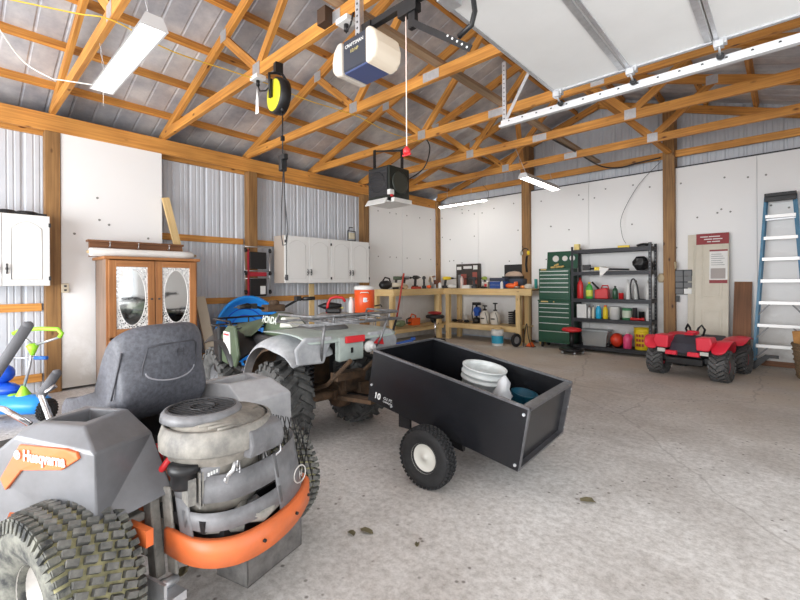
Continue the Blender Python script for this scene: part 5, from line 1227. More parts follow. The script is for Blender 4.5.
# back bench, left to right
t = thing('boxed_tool', 'black printed product box standing upright on the back workbench', 'box', (-5.36, 8.12, BT))
b = MB(); b.bx(-.30, .30, -.05, .05, 0, .55); b.build('carton', mat('black_print', (.045, .035, .03), .5, var=.5, scale=6), t)
b = MB(); b.bx(-.28, -.16, -.054, -.05, .42, .49); b.bx(-.10, .12, -.054, -.05, .44, .50); b.bx(.16, .27, -.054, -.05, .42, .51); b.build('printed_lettering', WHITEPL, t)
b = MB(); b.bx(-.16, -.02, -.054, -.05, .04, .32); b.bx(.14, .26, -.054, -.05, .10, .36); b.build('printed_picture', mat('dull_red_print', (.30, .08, .06), .5), t)
t = thing('tool_case', 'black open tool case with tan contents at the right end of the workbench', 'tool case', (-4.20, 8.02, BT))
b = MB(); b.bx(-.25, .26, -.12, .12, 0, .20); b.build('case_base', mat('dark_blue_grey', (.05, .06, .09), .5), t, bevel=.01)
b = MB(); b.bx(-.26, .27, .10, .14, .20, .50); b.build('case_lid', BLACK, t, bevel=.01)
b = MB(); b.lathe([(.20, 0), (.19, .04), (.13, .09), (.001, .11)], o=(.02, .0, .25), n=22, sq=(1, .5)); b.build('tan_dome', mat('tan_dome', (.55, .40, .30), .4), t)
b = MB(); b.bx(-.2, .2, -.1, .09, .2, .25); b.build('case_tray', BLACK, t)
t = thing('parts_case', 'blue stacked parts case in front of the open black tool case', 'parts case', (-4.38, 7.76, BT))
for z in (0, .075, .15):
    b = MB(); b.box((0, 0, z+.036), (.34, .18, .07)); b.box((0, -.095, z+.04), (.08, .01, .02)); b.build('case_tier', mat('royal_blue_plastic', (.03, .09, .33), .4) if z < .1 else MATS['dark_blue_grey'], t, bevel=.008)
t = thing('angle_grinder', 'bright orange power tool at the right end of the back workbench', 'power tool', (-4.08, 7.70, BT), .3)
b = MB(); b.lathe([(.03, -.1), (.045, -.06), (.05, .04), (.03, .10)], o=(0, 0, .06), ax='x', n=14); b.build('motor_body', ORPL, t); b = MB(); b.cyl((.10, 0, .06), (.10, -.02, .13), .04); b.build('gear_head', ORPL, t)
b = MB(); b.cyl((.11, 0, .02), (.11, 0, .045), .055); b.build('disc_guard', STEEL, t)
bottle('glue_bottle', 'small white bottle left of the orange tool on the bench', 'bottle', (-4.24, 7.62, BT), .03, .17, WHITEPL, BLACK)
lumpy('rag', 'crumpled pale rag at the very end of the back workbench', 'rag', (-3.72, 7.72, BT), (.09, .06, .05), mat('rag_cloth', (.62, .58, .50), .9), 4)
lumpy('leather_glove', 'orange and tan work glove near the end of the back workbench', 'glove', (-3.86, 7.80, BT), (.08, .07, .035), mat('glove_orange', (.70, .25, .07), .8), 8)
can('spray_can', 'tall green and white spray can beside the post on the workbench', 'spray can', (-3.63, 7.86, BT), .03, .19, mat('bluegreen_can', (.05, .30, .28), .4), WHITE)
lumpy('paper_bundle', 'low white crumpled paper on the workbench left of the black box', 'paper', (-5.58, 7.76, BT), (.12, .07, .045), WHITEPL, 12)
bottle('spray_bottle', 'slim pinkish white spray bottle in front of the black product box', 'bottle', (-5.34, 7.82, BT), .035, .30, mat('pinkish_white', (.72, .58, .54), .4), RED)
carton('parts_box', 'low white carton on the workbench under the black product box', 'box', (-5.16, 7.76, BT), (.20, .12, .07), WHITEPL)
lumpy('cable_pile', 'black heap of cable on the bench beneath the black product box', 'cable', (-5.06, 7.90, BT), (.08, .07, .05), BLACK, 17)
drill('lime cordless drill between the black box and the tool case', (-4.82, 7.90, BT), 2.5, mat('lime_tool', (.35, .48, .08), .5), s=1.15)
drill('black cordless drill on the workbench beside the blue parts case', (-4.98, 7.68, BT), 3.4, DKGREY, s=1.1)
carton('small_box', 'small pale box on the bench just left of the blue case', 'box', (-4.66, 7.74, BT), (.10, .09, .14), mat('pale_box', (.66, .60, .50), .6), stripe=RED)
lumpy('tool_roll', 'dark flat tool roll on the bench in front of the drills', 'tool roll', (-4.70, 7.66, BT), (.12, .04, .022), BLACK, 21)
# left bench
t = thing('circular_saw', 'cream and orange circular saw in the corner of the workbenches', 'power tool', (-5.92, 7.48, BT), -.6)
b = MB(); b.lathe([(.001, -.012), (.12, -.012), (.12, .012), (.001, .012)], o=(0, 0, .13), ax='y', n=28); b.build('saw_blade', STEEL, t)
b = MB(); b.tube([(.12*math.cos(a), -.02, .14+.12*math.sin(a)) for a in [PI*k/10 for k in range(11)]], .022, 8); b.build('blade_guard', mat('cream_guard', (.70, .60, .48), .5), t)
b = MB(); b.cyl((0, .02, .14), (0, .14, .14), .05); b.tube([(-.1, .05, .12), (-.08, .05, .27), (.06, .05, .27)], .02, 8); b.build('motor_and_handle', mat('tool_brown', (.20, .07, .04), .5), t)
b = MB(); b.bx(-.14, .14, -.05, .1, 0, .012); b.build('base_plate', STEEL, t)
bottle('oil_bottle', 'small white bottle in the bench corner beside the circular saw', 'bottle', (-5.80, 7.62, BT), .04, .15, WHITE, RED)
drill('yellow cordless drill in the bench corner beside the saw', (-5.72, 7.80, BT), .8, YELLOW, s=1.2)
can('thermos', 'tall slim grey flask on the bench just right of the corner', 'flask', (-5.50, 7.98, BT), .04, .30, MIDGREY, BLACK)
t = thing('leaf_blower', 'black and cream long nosed power tool at the near end of the left workbench', 'power tool', (-5.90, 6.08, BT), 1.35)
b = MB(); b.lathe([(.04, -.22), (.08, -.18), (.09, -.05), (.05, .04)], o=(0, 0, .09), ax='x', n=16); b.build('motor_body', BLACK, t)
b = MB(); b.lathe([(.05, .03), (.045, .2), (.035, .38)], o=(0, 0, .09), ax='x', n=14); b.build('tube', mat('cream_plastic', (.66, .60, .48), .5), t)
b = MB(); b.tube([(-.15, 0, .17), (-.1, 0, .24), (.0, 0, .22), (.03, 0, .14)], .016, 8); b.build('handle', BLACK, t)
for k, (y, c, lab, s) in enumerate(((6.40, OLIVE, 'olive cordless drill standing on the left workbench', 1.2), (6.64, MIDGREY, 'grey cordless drill next to the olive one on the left workbench', 1.25), (6.98, BLACK, 'black cordless drill in the middle of the left workbench', 1.3), (7.24, DKGREY, 'dark grey cordless drill near the corner on the left workbench', 1.25))):
    drill(lab, (-5.95, y, BT), .8+.5*k, c, s=s)
carton('red_tool_tray', 'low red tray between the drills on the left workbench', 'tray', (-5.82, 6.82, BT), (.12, .20, .05), mat('dull_red', (.50, .06, .03), .5))
lumpy('tan_pouch', 'light tan pouch on the left workbench beside the long nosed tool', 'pouch', (-5.86, 6.52, BT), (.06, .06, .05), mat('tan_cloth', (.58, .46, .30), .9), 31)
lumpy('orange_clamp', 'small orange lump of tool near the corner of the left bench', 'tool', (-5.84, 7.28, BT), (.05, .07, .04), ORPL, 33)
# on the lower shelf of the back bench
LS = .361
t = thing('air_compressor', 'blue and black upright pump on the lower bench shelf', 'pump', (-5.0, 7.88, LS))
b = MB(); b.lathe([(.07, 0), (.09, .01), (.09, .08), (.06, .12)], n=18); b.tube([(0, 0, .1), (0, 0, .40)], .025, 10); b.box((.0, 0, .42), (.16, .1, .06)); b.tube([(-.09, 0, .02), (-.12, 0, .2), (-.09, 0, .40)], .012, 8); b.build('frame', BLACK, t)
b = MB(); b.lathe([(.06, -.07), (.075, -.04), (.075, .05), (.05, .08)], o=(.02, 0, .28), ax='y', n=18); b.box((.03, -.03, .20), (.09, .08, .08)); b.build('pump_body', mat('pump_blue', (.02, .09, .42), .4), t)
for x, h, lab in ((-4.78, .30, 'white pump sprayer tank on the lower bench shelf, left one of two'), (-4.53, .36, 'white pump sprayer with black T handle on the lower bench shelf, right one of two')):
    t = thing('pump_sprayer', lab, 'sprayer', (x, 7.86, LS)); b = MB(); b.lathe([(.085, 0), (.10, .01), (.105, .15), (.09, .22), (.05, .27), (.035, .29)], n=22); b.build('tank', mat('milky_plastic', (.74, .71, .64), .4), t)
    b = MB(); b.cyl((0, 0, .28), (0, 0, h+.08), .015); b.tube([(-.05, 0, h+.08), (.05, 0, h+.08)], .014, 8); b.lathe([(.04, .27), (.04, .31)], n=14); b.build('pump_handle', BLACK, t)
    b = MB(); b.tube([(.05, -.08, .25), (.10, -.10, .15), (.11, -.08, .03)], .006, 6); b.box((0, -.106, .12), (.09, .004, .025)); b.build('hose', BLACK, t)
t = thing('hose_coil', 'stack of coiled dark hose at the right end of the lower bench shelf', 'hose', (-4.14, 7.9, LS)); b = MB(); b.tube([(.085*math.cos(k*.5), .085*math.sin(k*.5), .02+.0035*k) for k in range(80)], .018, 8); b.build('coil', RUBBER, t)
for k, (x, m_, lab) in enumerate(((-5.52, BLACK, 'small black tool at the left end of the back lower shelf'), (-5.38, BROWN, 'small brown tool on the back lower shelf beside the pale jar'), (-5.20, BLACK, 'small black tool right beside the blue pump'))): lumpy('hand_tool', lab, 'tool', (x, 7.80, LS), (.07, .06, .035), m_, 41+k)
can('jar', 'pale jar on the lower bench shelf left of the blue pump', 'jar', (-5.30, 7.92, LS), .05, .16, mat('milky_jar', (.70, .66, .60), .4), WHITE)
t = thing('chainsaw', 'orange chainsaw on the lower shelf of the left workbench', 'chainsaw', (-5.95, 6.90, .331), 1.57)
b = MB(); b.box((0, 0, .08), (.24, .14, .15)); b.tube([(-.10, .03, .15), (-.02, .05, .24), (.10, .05, .20), (.12, .05, .08)], .016, 8); b.build('engine_cover', ORPL, t, bevel=.025, seg=2)
b = MB(); b.box((.32, 0, .06), (.42, .012, .06)); b.build('guide_bar', STEEL, t); b = MB(); b.tube([(-.13, 0, .06), (-.24, 0, .06), (-.24, 0, .14), (-.12, 0, .17)], .017, 8); b.build('rear_handle', BLACK, t)
lumpy('rope_heap', 'greenish tangled rope heap on the left lower shelf', 'rope', (-5.95, 6.45, .331), (.10, .16, .07), mat('rope_green', (.20, .24, .13), .9), 52)
lumpy('work_boot', 'black boot on the left lower bench shelf beside the chainsaw', 'boot', (-5.9, 7.50, .331), (.07, .07, .10), BLACK, 53)
# stools, bucket, wheel, chock, jack
t = thing('shop_stool', 'round black shop stool with chrome post before the corner of the benches', 'stool', (-5.30, 6.80, 0))
b = MB(); b.lathe([(.17, .52), (.19, .54), (.19, .575), (.16, .59), (.001, .592)], n=26); b.build('seat', BLACK, t); b = MB(); b.cyl((0, 0, .10), (0, 0, .53), .022); b.build('post', CHROME, t)
b = MB()
for k in range(5): a = 2*PI*k/5; b.beam((0, 0, .12), (.24*math.cos(a), .24*math.sin(a), .07), .035, .025)
b.build('star_base', BLKMET, t)
for k in range(5): a = 2*PI*k/5; b = MB(); b.cyl((.24*math.cos(a), .24*math.sin(a)-.012, .028), (.24*math.cos(a), .24*math.sin(a)+.012, .028), .028); b.build('caster', BLACK, t)
lumpy('red_case', 'flat dark red tool bag lying on the black shop stool', 'tool bag', (-5.30, 6.80, .593), (.17, .13, .035), mat('dark_red_cloth', (.35, .03, .03), .7), 61)
t = thing('floor_stool', 'low rolling mechanic seat with red pad in front of the shelving', 'stool', (-2.78, 7.42, 0))
b = MB(); b.lathe([(.06, .37), (.15, .385), (.17, .41), (.15, .44), (.08, .455), (.001, .457)], n=24, sq=(1, .8)); b.build('seat', RED, t)
b = MB(); b.cyl((0, 0, .1), (0, 0, .38), .035); b.build('post', BLACK, t)
b = MB(); b.lathe([(.19, .05), (.21, .06), (.21, .085), (.15, .095), (.05, .11)], n=24); b.build('tray_base', BLKMET, t)
for k in range(5): a = 2*PI*k/5+.3; b = MB(); b.sphere((.18*math.cos(a), .18*math.sin(a), .026), .026, 10); b.build('caster', STEEL, t)
t = bucket('white_pail', 'small white pail with light blue label on the floor before the bench', 'pail', (-4.22, 7.40, 0), .105, .12, .31, WHITEPL)
b = MB(); b.lathe([(.113, .05), (.117, .20)], n=24, cap0=False, cap1=False); b.build('label', mat('aqua_label', (.03, .36, .55), .4), t)
lumpy('wood_scraps', 'pile of pale wood scraps heaped on the white pail', 'wood scraps', (-4.22, 7.40, .312), (.12, .08, .03), W_PALE, 63)
t = thing('spare_wheel', 'small black spoked cart wheel leaning on the post at the bench end', 'wheel', (-3.84, 7.44, .135), 1.3)
b = MB(); b.tube([(.10*math.cos(2*PI*k/24), 0, .10*math.sin(2*PI*k/24)) for k in range(24)], .032, 10, closed=True); b.build('tyre', RUBBER, t); b = MB(); b.lathe([(.075, -.012), (.03, -.025), (.001, -.025)], ax='y', n=20, cap0=False); b.lathe([(.08, -.01), (.08, .01)], ax='y', n=20); b.build('rim', MIDGREY, t)
t = thing('wheel_chock', 'orange wheel chock on the floor left of the tool chest', 'chock', (-3.66, 7.66, 0)); b = MB(); b.prism([(-.08, 0), (.08, 0), (.02, .09), (-.02, .07)], -.05, .05, 'y'); b.build('wedge', ORPL, t); b = MB(); b.bx(-.09, .09, -.055, .055, 0, .012); b.build('rubber_base', BLACK, t)
cord('power_cable', [(-3.58, 7.55, .01), (-3.64, 7.54, .2), (-3.68, 7.56, .45), (-3.72, 7.55, .25), (-3.74, 7.54, .01)], .008, BLACK, 'black cord looping down to the floor between bench and tool chest')
t = thing('floor_jack', 'red and blue floor jack with a tall red handle near the left workbench', 'floor jack', (-5.12, 5.60, 0), .6)
b = MB(); b.bx(-.28, .28, -.10, -.07, .05, .15); b.bx(-.28, .28, .07, .10, .05, .15); b.bx(-.25, .1, -.07, .07, .06, .12); b.build('frame', RED, t)
b = MB(); b.beam((-.2, 0, .12), (.2, 0, .22), .06, .05); b.cyl((.2, 0, .22), (.2, 0, .27), .045); b.build('lift_arm', mat('jack_blue', (.02, .10, .40), .4), t)
for x in (-.26, .26):
    for y in (-.1, .1): b = MB(); b.cyl((x, y-.02, .045), (x, y+.02, .045), .045); b.build('wheel', BLACK, t)
b = MB(); b.cyl((-.24, 0, .12), (-.10, .04, .62), .022); b.build('handle_socket', BLACK, t); b = MB(); b.cyl((-.10, .04, .62), (.03, .08, 1.42), .017, n=12); b.build('handle', mat('handle_red', (.45, .05, .03), .5), t)
# headphones and strap on the back post, things on the right post
t = thing('ear_defenders', 'pair of ear defenders hung on the back wall post above the bench', 'ear defenders', (-3.965, 8.09, 1.86)); b = MB(); b.tube(arc((0, 0), .075, -.3, PI+.3, 14, 'xz'), .010, 8); b.build('headband', BLACK, t)
for s in (-1, 1): b = MB(); b.sphere((s*.075, -.01, -.02), (.03, .035, .05), 12); b.build('ear_cup', mat('cup_silver', (.45, .45, .42), .4) if s < 0 else YELLOW, t)
b = MB(); b.tube([(-3.93, 8.095, 1.78), (-3.95, 8.09, 1.60), (-3.93, 8.09, 1.45)], .02, 8); tag(b.build('hanging_strap', BLACK), 'black strap hanging under the ear defenders', 'strap')
t = thing('wire_coil', 'small coil of pale wire hung on the right back wall post', 'wire', (-1.345, 8.09, 1.50)); b = MB(); b.tube([(0.01*math.cos(k), -.02-.002*k+.03*math.sin(k*.8), .06*math.sin(k*.8+1)) for k in range(18)], .008, 6); b.build('wire_loop', mat('pale_wire', (.60, .50, .32), .5), t)
t = thing('hat', 'beige cap hung on the left side of the right post', 'cap', (-1.56, 8.11, 1.30)); b = MB(); b.sphere((0, 0, 0), (.055, .045, .085), 12); b.build('crown', mat('beige_cloth', (.62, .52, .36), .8), t)
# tool chest top
t = thing('brass_fittings', 'pile of brass coloured fittings on top of the green tool chest', 'fittings', (-3.22, 7.88, 1.502)); b = MB()
for k, (x, y, z) in enumerate(((-.08, 0, .02), (.03, -.03, .02), (.08, .02, .02), (-.02, .02, .05))): b.cyl((x-.04, y, z), (x+.04, y+.01, z+.01*k), .018, n=10)
b.build('fitting', MATS['gold_badge'], t)
# ------------------------------------------------------------------ shelving contents
y0 = 7.92
t = thing('storage_tote', 'clear storage tote with cardboard inside on the bottom shelf', 'tote', (-2.54, 7.96, SZ[1])); b = MB(); b.prism([(-.19, 0), (.19, 0), (.22, .26), (-.22, .26)], -.13, .13, 'y'); b.build('tote_body', mat('clear_tote', (.62, .64, .64), .2, trans=.6), t)
b = MB(); b.bx(-.235, .235, -.145, .145, .26, .285); b.build('tote_lid', mat('tote_lid_grey', (.35, .38, .40), .3), t)
b = MB(); b.box((-.04, 0, .09), (.24, .18, .15), rz=.1); b.build('cardboard_contents', TAN, t)
t = thing('gas_can', 'round red fuel can lying between the tote and the pink jug, bottom shelf', 'fuel can', (-2.20, 7.95, SZ[1])); b = MB(); b.sphere((0, 0, .125), (.105, .12, .125), 18); b.build('can_body', mat('translucent_red', (.70, .05, .02), .35), t); b = MB(); b.cyl((-.07, -.07, .04), (-.12, -.13, .06), .022); b.build('spout', BLACK, t)
bottle('fluid_jug', 'clear jug of pink fluid on the bottom shelf beside the yellow bucket', 'jug', (-2.02, 7.90, SZ[1]), .068, .28, mat('pink_fluid', (.80, .08, .22), .3), WHITE, neck=.35, handle=True)
t = bucket('yellow_bucket', 'yellow bucket with dark red print on the bottom shelf, right end', 'bucket', (-1.80, 7.95, SZ[1]), .115, .13, .36, YELLOW)
b = MB()
for k in range(9):
    a = -PI/2-.15; aa = a+(-.35+.35*(k % 3)); zz = .08+.08*(k//3); x, y = .122*math.cos(aa), .122*math.sin(aa); b.box((x, y, zz), (.032, .012, .045), rz=aa+PI/2)
b.build('printed_mark', mat('dark_red_mark', (.35, .03, .02), .5), t)
carton('white_carton', 'white carton at the left end of the second shelf', 'carton', (-2.77, 7.93, SZ[2]), (.17, .12, .25), WHITEPL)
bottle('small_bottle', 'small brown capped white bottle right of the white carton', 'bottle', (-2.645, 7.90, SZ[2]), .025, .22, WHITEPL, mat('brown_cap', (.15, .06, .03), .5)); bottle('small_bottle', 'second slim bottle with dark cap, just left of the blue bottle', 'bottle', (-2.575, 7.90, SZ[2]), .025, .23, mat('cream_bottle', (.70, .66, .50), .4), BLACK)
bottle('blue_bottle', 'bright blue bottle with white cap on the second shelf', 'bottle', (-2.485, 7.90, SZ[2]), .048, .25, mat('cyan_bottle', (.02, .42, .70), .35), WHITE, neck=.5)
bottle('yellow_bottle', 'yellow bottle with orange cap on the second shelf', 'bottle', (-2.37, 7.90, SZ[2]), .042, .24, YELLOW, ORPL, neck=.5)
can('white_tub', 'large round white tub in the middle of the second shelf', 'tub', (-2.225, 7.92, SZ[2]), .082, .22, WHITE, WHITEPL)
can('paint_can', 'green labelled paint can on the second shelf', 'paint can', (-2.03, 7.92, SZ[2]), .075, .20, mat('paint_green', (.08, .30, .14), .4), STEEL, mat('paint_label', (.55, .62, .50), .5))
can('dark_can', 'tall dark can right of the green paint can', 'can', (-1.905, 7.90, SZ[2]), .036, .21, DKGREY, BLACK); can('dark_can', 'short dark can beside the white bottle at the right of the second shelf', 'can', (-1.81, 7.93, SZ[2]), .042, .15, BLACK, STEEL)
t = thing('red_torch', 'low red torch lying at the front right of the second shelf', 'torch', (-1.86, 7.85, SZ[2])); b = MB(); b.cyl((-.10, 0, .025), (.06, 0, .025), .022); b.cyl((.06, 0, .028), (.11, 0, .028), .022, .03); b.build('torch_body', RED, t)
bottle('white_bottle', 'slim white bottle at the right end of the second shelf', 'bottle', (-1.71, 7.90, SZ[2]), .034, .25, WHITE, WHITE, neck=.45)
bottle('red_bottle', 'tall red bottle at the left end of the third shelf', 'bottle', (-2.80, 7.90, SZ[3]), .055, .38, RED, mat('maroon_cap', (.3, .01, .01), .5), flat=.7)
bottle('green_bottle', 'green bottle with yellow label beside the tall red bottle', 'bottle', (-2.64, 7.90, SZ[3]), .06, .30, GRASSG, YELLOW, flat=.7, labelm=mat('yellow_green_label', (.62, .66, .08), .5))
t = thing('fuel_can', 'square red fuel can with black spout on the third shelf', 'fuel can', (-2.43, 7.94, SZ[3])); b = MB(); b.prism([(-.11, 0), (.11, 0), (.11, .17), (.05, .20), (-.11, .16)], -.08, .08, 'y'); b.build('can_body', RED, t, bevel=.02, seg=2); b = MB(); b.cyl((-.06, 0, .17), (-.17, -.02, .30), .017); b.build('spout', BLACK, t); b = MB(); b.tube([(-.02, 0, .18), (.0, 0, .235), (.09, 0, .235), (.10, 0, .17)], .012, 8); b.build('handle', RED, t)
bottle('dark_green_bottle', 'small dark green bottle right of the square fuel can', 'bottle', (-2.21, 7.90, SZ[3]), .045, .23, mat('dark_green_glass', (.02, .08, .04), .3), BLACK)
can('red_tin', 'small red tin between the dark green bottle and the sprayers', 'tin', (-2.11, 7.88, SZ[3]), .04, .11, RED, WHITE)
for k, (x, h, m_, lab) in enumerate(((-2.01, .33, WHITEPL, 'white spray bottle on the third shelf, leftmost of the three'), (-1.89, .32, mat('grey_white', (.55, .56, .54), .4), 'greyish spray bottle with dark hose, middle of the three on the third shelf'), (-1.71, .31, WHITEPL, 'white spray bottle on the third shelf, rightmost of the three'))):
    t = bottle('spray_bottle', lab, 'spray bottle', (x, 7.92, SZ[3]), .038, h, m_, BLACK if k == 1 else WHITE)
    b = MB(); b.tube([(0, 0, h), (0, -.05, h+.005), (.0, -.055, h-.03)], .009, 6); b.build('trigger', BLACK if k == 1 else WHITE, t)
cord('black_hose', [(-1.95, 7.86, SZ[3]+.012), (-1.96, 7.86, 1.15), (-1.94, 7.86, 1.27), (-1.90, 7.85, 1.28), (-1.86, 7.85, 1.18), (-1.83, 7.86, SZ[3]+.012)], .012, DKGREY, 'dark hose looped between the spray bottles of the third shelf')
t = thing('string_trimmer', 'long black and yellow trimming tool lying across the fourth shelf', 'garden tool', (-2.34, 7.86, SZ[4])); b = MB(); b.tube([(-.36, 0, .06), (.36, 0, .03)], .014, 8); b.box((-.33, 0, .08), (.13, .06, .10)); b.build('shaft', BLACK, t); b = MB(); b.box((-.12, 0, .055), (.14, .05, .06)); b.build('yellow_grip', YELLOW, t)
b = MB(); b.faces([(-.06, -.105, .06), (.10, -.11, .03), (-.05, -.12, -.13), (-.0, -.0, .075)], [(0, 1, 2), (0, 3, 1)]); tag(b.build('paper_sheet', WHITE, loc=(-2.36, 7.86, SZ[4]+.02), solid=.002), 'white paper sheet hanging over the edge of the fourth shelf', 'paper')
lumpy('camera_bag', 'black lumpy bag at the right end of the fourth shelf', 'bag', (-1.83, 7.95, SZ[4]), (.13, .10, .13), BLACK, 71); lumpy('black_gloves', 'black gloves hanging at the right corner upright of the shelving', 'gloves', (-1.70, 8.03, SZ[4]), (.05, .05, .09), BLACK, 72)
carton('yellow_carton', 'small yellow carton at the left end of the top shelf', 'carton', (-2.85, 7.90, SZ[5]), (.09, .08, .12), mat('pale_yellow', (.75, .60, .22), .5))
carton('yellow_level', 'flat yellow tool on the right half of the top shelf', 'tool', (-2.06, 7.86, SZ[5]), (.18, .05, .045), YELLOW); lumpy('black_hood', 'flat black heap at the right corner of the top shelf', 'bag', (-1.76, 7.90, SZ[5]), (.12, .12, .035), BLACK, 74)
# ------------------------------------------------------------------ behind the quad bike
t = thing('folding_table', 'low grey folding table behind the quad bike, carrying the orange cooler', 'table', (-4.82, 4.12, 0), .8)
b = MB(); b.bx(-.45, .45, -.30, .30, .76, .80); b.build('table_top', mat('table_grey', (.55, .55, .52), .5), t, bevel=.006)
for x in (-.38, .38):
    for y in (-.24, .24): b = MB(); b.cyl((x, y, 0), (x, y, .76), .014); b.build('leg', MIDGREY, t)
t = thing('water_cooler', 'orange round water cooler with white lid, on the folding table', 'cooler', (-4.66, 4.27, .801))
b = MB(); b.lathe([(.135, 0), (.145, .01), (.152, .34), (.145, .345)], n=28); b.build('cooler_body', mat('cooler_orange', (.85, .10, .015), .4), t)
b = MB(); b.lathe([(.15, .345), (.155, .36), (.15, .395), (.10, .41), (.001, .412)], n=28); b.build('lid', WHITEPL, t)
vd = V((4.66, -4.27, 0)).normalized(); sd = V((-vd.y, vd.x, 0)); sd = V((.68, .735, 0)) if False else V((.735, .678, 0))
b = MB(); pts = []
for k in range(14): a = 2*PI*k/14; pts.append(vd*.148+sd*(.06*math.cos(a))+V((0, 0, .20+.035*math.sin(a)))-vd*.02*abs(math.cos(a))**2)
b.faces(pts+[vd*.154+V((0, 0, .20))], [(k, (k+1) % 14, 14) for k in range(14)]); b.build('label', mat('pale_label', (.75, .80, .85), .4), t, solid=.004)
b = MB(); b.tube([vd*.15+sd*-.06+V((0, 0, .30)), vd*.168+sd*-.05+V((0, 0, .31)), vd*.168+sd*.05+V((0, 0, .31)), vd*.15+sd*.06+V((0, 0, .30))], .008, 6); b.build('handle', WHITEPL, t)
b = MB(); b.tube([(.15*math.cos(.9), .15*math.sin(.9), .10), (.24*math.cos(.8), .24*math.sin(.8), .12), (.26*math.cos(.8), .26*math.sin(.8), .09)], .012, 6); b.build('tap', BLACK, t)
t = thing('red_hand_pump', 'bright red curved handle tool standing on the folding table', 'hand tool', (-4.98, 3.96, .801), .74)
b = MB(); b.tube([(-.11, 0, .0), (-.10, 0, .14), (-.06, 0, .22), (.02, 0, .245), (.12, 0, .23), (.16, 0, .17)], .020, 10); b.build('curved_handle', RED, t); b = MB(); b.bx(-.12, .10, -.06, .06, 0, .08); b.build('tool_body', BLACK, t, bevel=.02)
bottle('cleaner_bottle', 'tall white bottle on the folding table left of the orange cooler', 'bottle', (-4.80, 4.13, .801), .042, .24, WHITE, mat('cream_cap', (.75, .68, .58), .5), neck=.5)
t = thing('hedge_trimmer', 'black garden tool lying on the far left of the folding table', 'garden tool', (-5.14, 4.02, .801), .74); b = MB(); b.lathe([(.01, -.20), (.05, -.10), (.06, .0), (.03, .16)], o=(0, 0, .10), ax='x', n=14, sq=(1, 1)); b.box((.02, 0, .03), (.2, .08, .05)); b.build('motor_body', BLACK, t); b = MB(); b.box((.12, 0, .07), (.14, .04, .03)); b.build('yellow_trim', mat('dull_yellow', (.55, .50, .15), .5), t)
t = thing('paddling_pool', 'bright blue round plastic pool standing on edge against the left wall', 'pool', (-6.10, 3.15, .53), rot=(0, PI/2-.12, 0))
b = MB(); b.lathe([(.001, -.05), (.42, -.05), (.44, -.03), (.48, .10), (.525, .115), (.53, .10), (.49, .09), (.455, -.06), (.001, -.07)], n=40); b.build('pool_shell', SKYB, t)
b = MB()
for r in (.12, .24, .34): b.tube([(r*math.cos(2*PI*k/30), r*math.sin(2*PI*k/30), -.045) for k in range(30)], .008, 6, closed=True)
b.build('moulded_ring', BLUE, t)
b = MB(); b.beam((-6.15, 4.38, 0), (-6.15, 4.38, 1.24), .089, .04); tag(b.build('short_stud', W_PALE), 'short pine stud under the right wall cabinets', 'lumber')
# ------------------------------------------------------------------ children's toys at the far left
t = thing('toddler_scooter', 'blue toddler scooter with lime green handlebar and grey stem at the far left', 'scooter', (0, 0, 0))
b = MB(); b.tube([(-5.27, .44, .80), (-5.22, .49, .835), (-5.09, .61, .845), (-4.97, .72, .84), (-4.945, .745, .80), (-4.96, .73, .765)], .019, 10); b.build('handlebar', LIME, t)
b = MB(); b.tube([(-5.24, .47, .81), (-5.14, .56, .70)], .011, 8); b.tube([(-4.96, .73, .765), (-5.13, .57, .69)], .011, 8); b.tube([(-5.14, .56, .68), (-5.16, .54, .50), (-5.20, .50, .28)], .012, 8); b.tube([(-5.42, .32, .575), (-5.10, .60, .575)], .009, 8); b.build('stem', mat('stem_silver', (.45, .46, .48), .35, .6), t)
b = MB(); b.lathe([(.015, -.06), (.03, -.02), (.05, .03), (.02, .05)], o=(-5.14, .56, .66), n=12); b.build('lime_joint', LIME, t)
b = MB(); b.lathe([(.05, -.02), (.06, .03), (.03, .09), (.015, .12)], o=(-5.20, .50, .20), n=14); b.build('lime_joint', LIME, t)
b = MB(); b.sphere((-5.27, .43, .20), (.06, .05, .05), 12); b.build('lime_foot_cap', LIME, t)
b = MB(); b.tube([(-5.13, .575, .575), (-5.04, .65, .575)], .017, 10); b.build('blue_grip', mat('grip_blue', (.02, .14, .55), .4), t)
b = MB(); rs = []
for u, w_, h_ in ((-.26, .07, .05), (-.20, .11, .085), (0, .13, .09), (.18, .12, .085), (.25, .05, .05)):
    c = V((-5.20, .49, .15))+V((.735, .678, 0))*u; s_ = V((-.678, .735, 0)); rs.append([c+s_*(w_*math.cos(2*PI*k/16))+V((0, 0, h_*math.sin(2*PI*k/16))) for k in range(16)])
b.rings(rs); b.build('deck', SKYB, t)
wd = math.atan2(.678, .735)
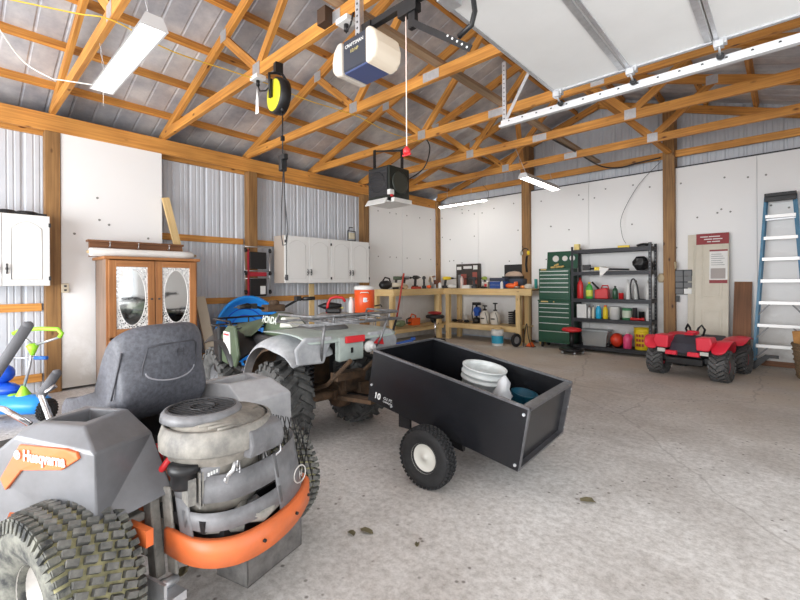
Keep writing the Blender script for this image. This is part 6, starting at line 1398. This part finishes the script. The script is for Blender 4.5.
for u, s in ((.27, 0), (-.28, 0)):
    c = V((-5.20, .49, .105))+V((.735, .678, 0))*u+V((.0, -.03, 0)); w_ = wheel(t, c, .10, .06, .045, 'none', GREYPL, rz=wd+PI/2, out=-1)
t = thing('ride_on_toy', 'dark blue and yellow toddler ride on toy behind the lime scooter', 'ride-on toy', (-5.85, .36, 0), .745)
b = MB(); b.sphere((-.02, 0, .36), (.19, .12, .115), 18); b.sphere((.02, 0, .20), (.22, .11, .08), 16); b.build('body', BLUE, t); b = MB(); b.sphere((-.19, -.06, .46), (.07, .07, .07), 14); b.build('yellow_headlamp', YELLOW, t)
b = MB(); b.tube([(-.06, 0, .44), (-.06, 0, .60), (-.20, 0, .62)], .016, 8); b.build('steering_post', MIDGREY, t)
for x, y in ((-.14, -.10), (-.14, .10), (.18, -.10), (.18, .10)): b = MB(); b.lathe([(.03, -.025), (.08, -.025), (.085, 0), (.08, .025), (.03, .025)], o=(x, y, .085), ax='y', n=20); b.build('wheel', BLACK, t)
# debris on the floor
LEAF = mat('dry_leaf', (.13, .11, .06), .9); rg = random.Random(9)
for k, (x, y, s, lab) in enumerate(((-1.60, 1.37, .030, 'small curled dry leaf on the concrete behind the mower, left one of two'), (-1.56, 1.43, .036, 'small curled dry leaf on the concrete behind the mower, right one of two'), (-1.93, .70, .04, 'dead leaf on the floor between the mower wheel and bumper'), (-.84, 2.47, .045, 'flat dark scrap on the floor right of the dump cart'), (.40, 4.6, .05, 'dark stick scrap on the floor at the right side'), (-1.30, 1.52, .02, 'tiny dark crumb on the floor near the two leaves'))):
    b = MB(); n = 9; b.faces([(s*math.cos(2*PI*j/n)*rg.uniform(.7, 1.2), s*.6*math.sin(2*PI*j/n)*rg.uniform(.7, 1.2), .004+.012*abs(math.sin(2*PI*j/n))) for j in range(n)]+[(0, 0, .004)], [(j, (j+1) % n, n) for j in range(n)])
    tag(b.build('dry_leaf', LEAF, loc=(x, y, .001), rot=(0, 0, rg.uniform(0, 6)), solid=.002), lab, 'leaf')
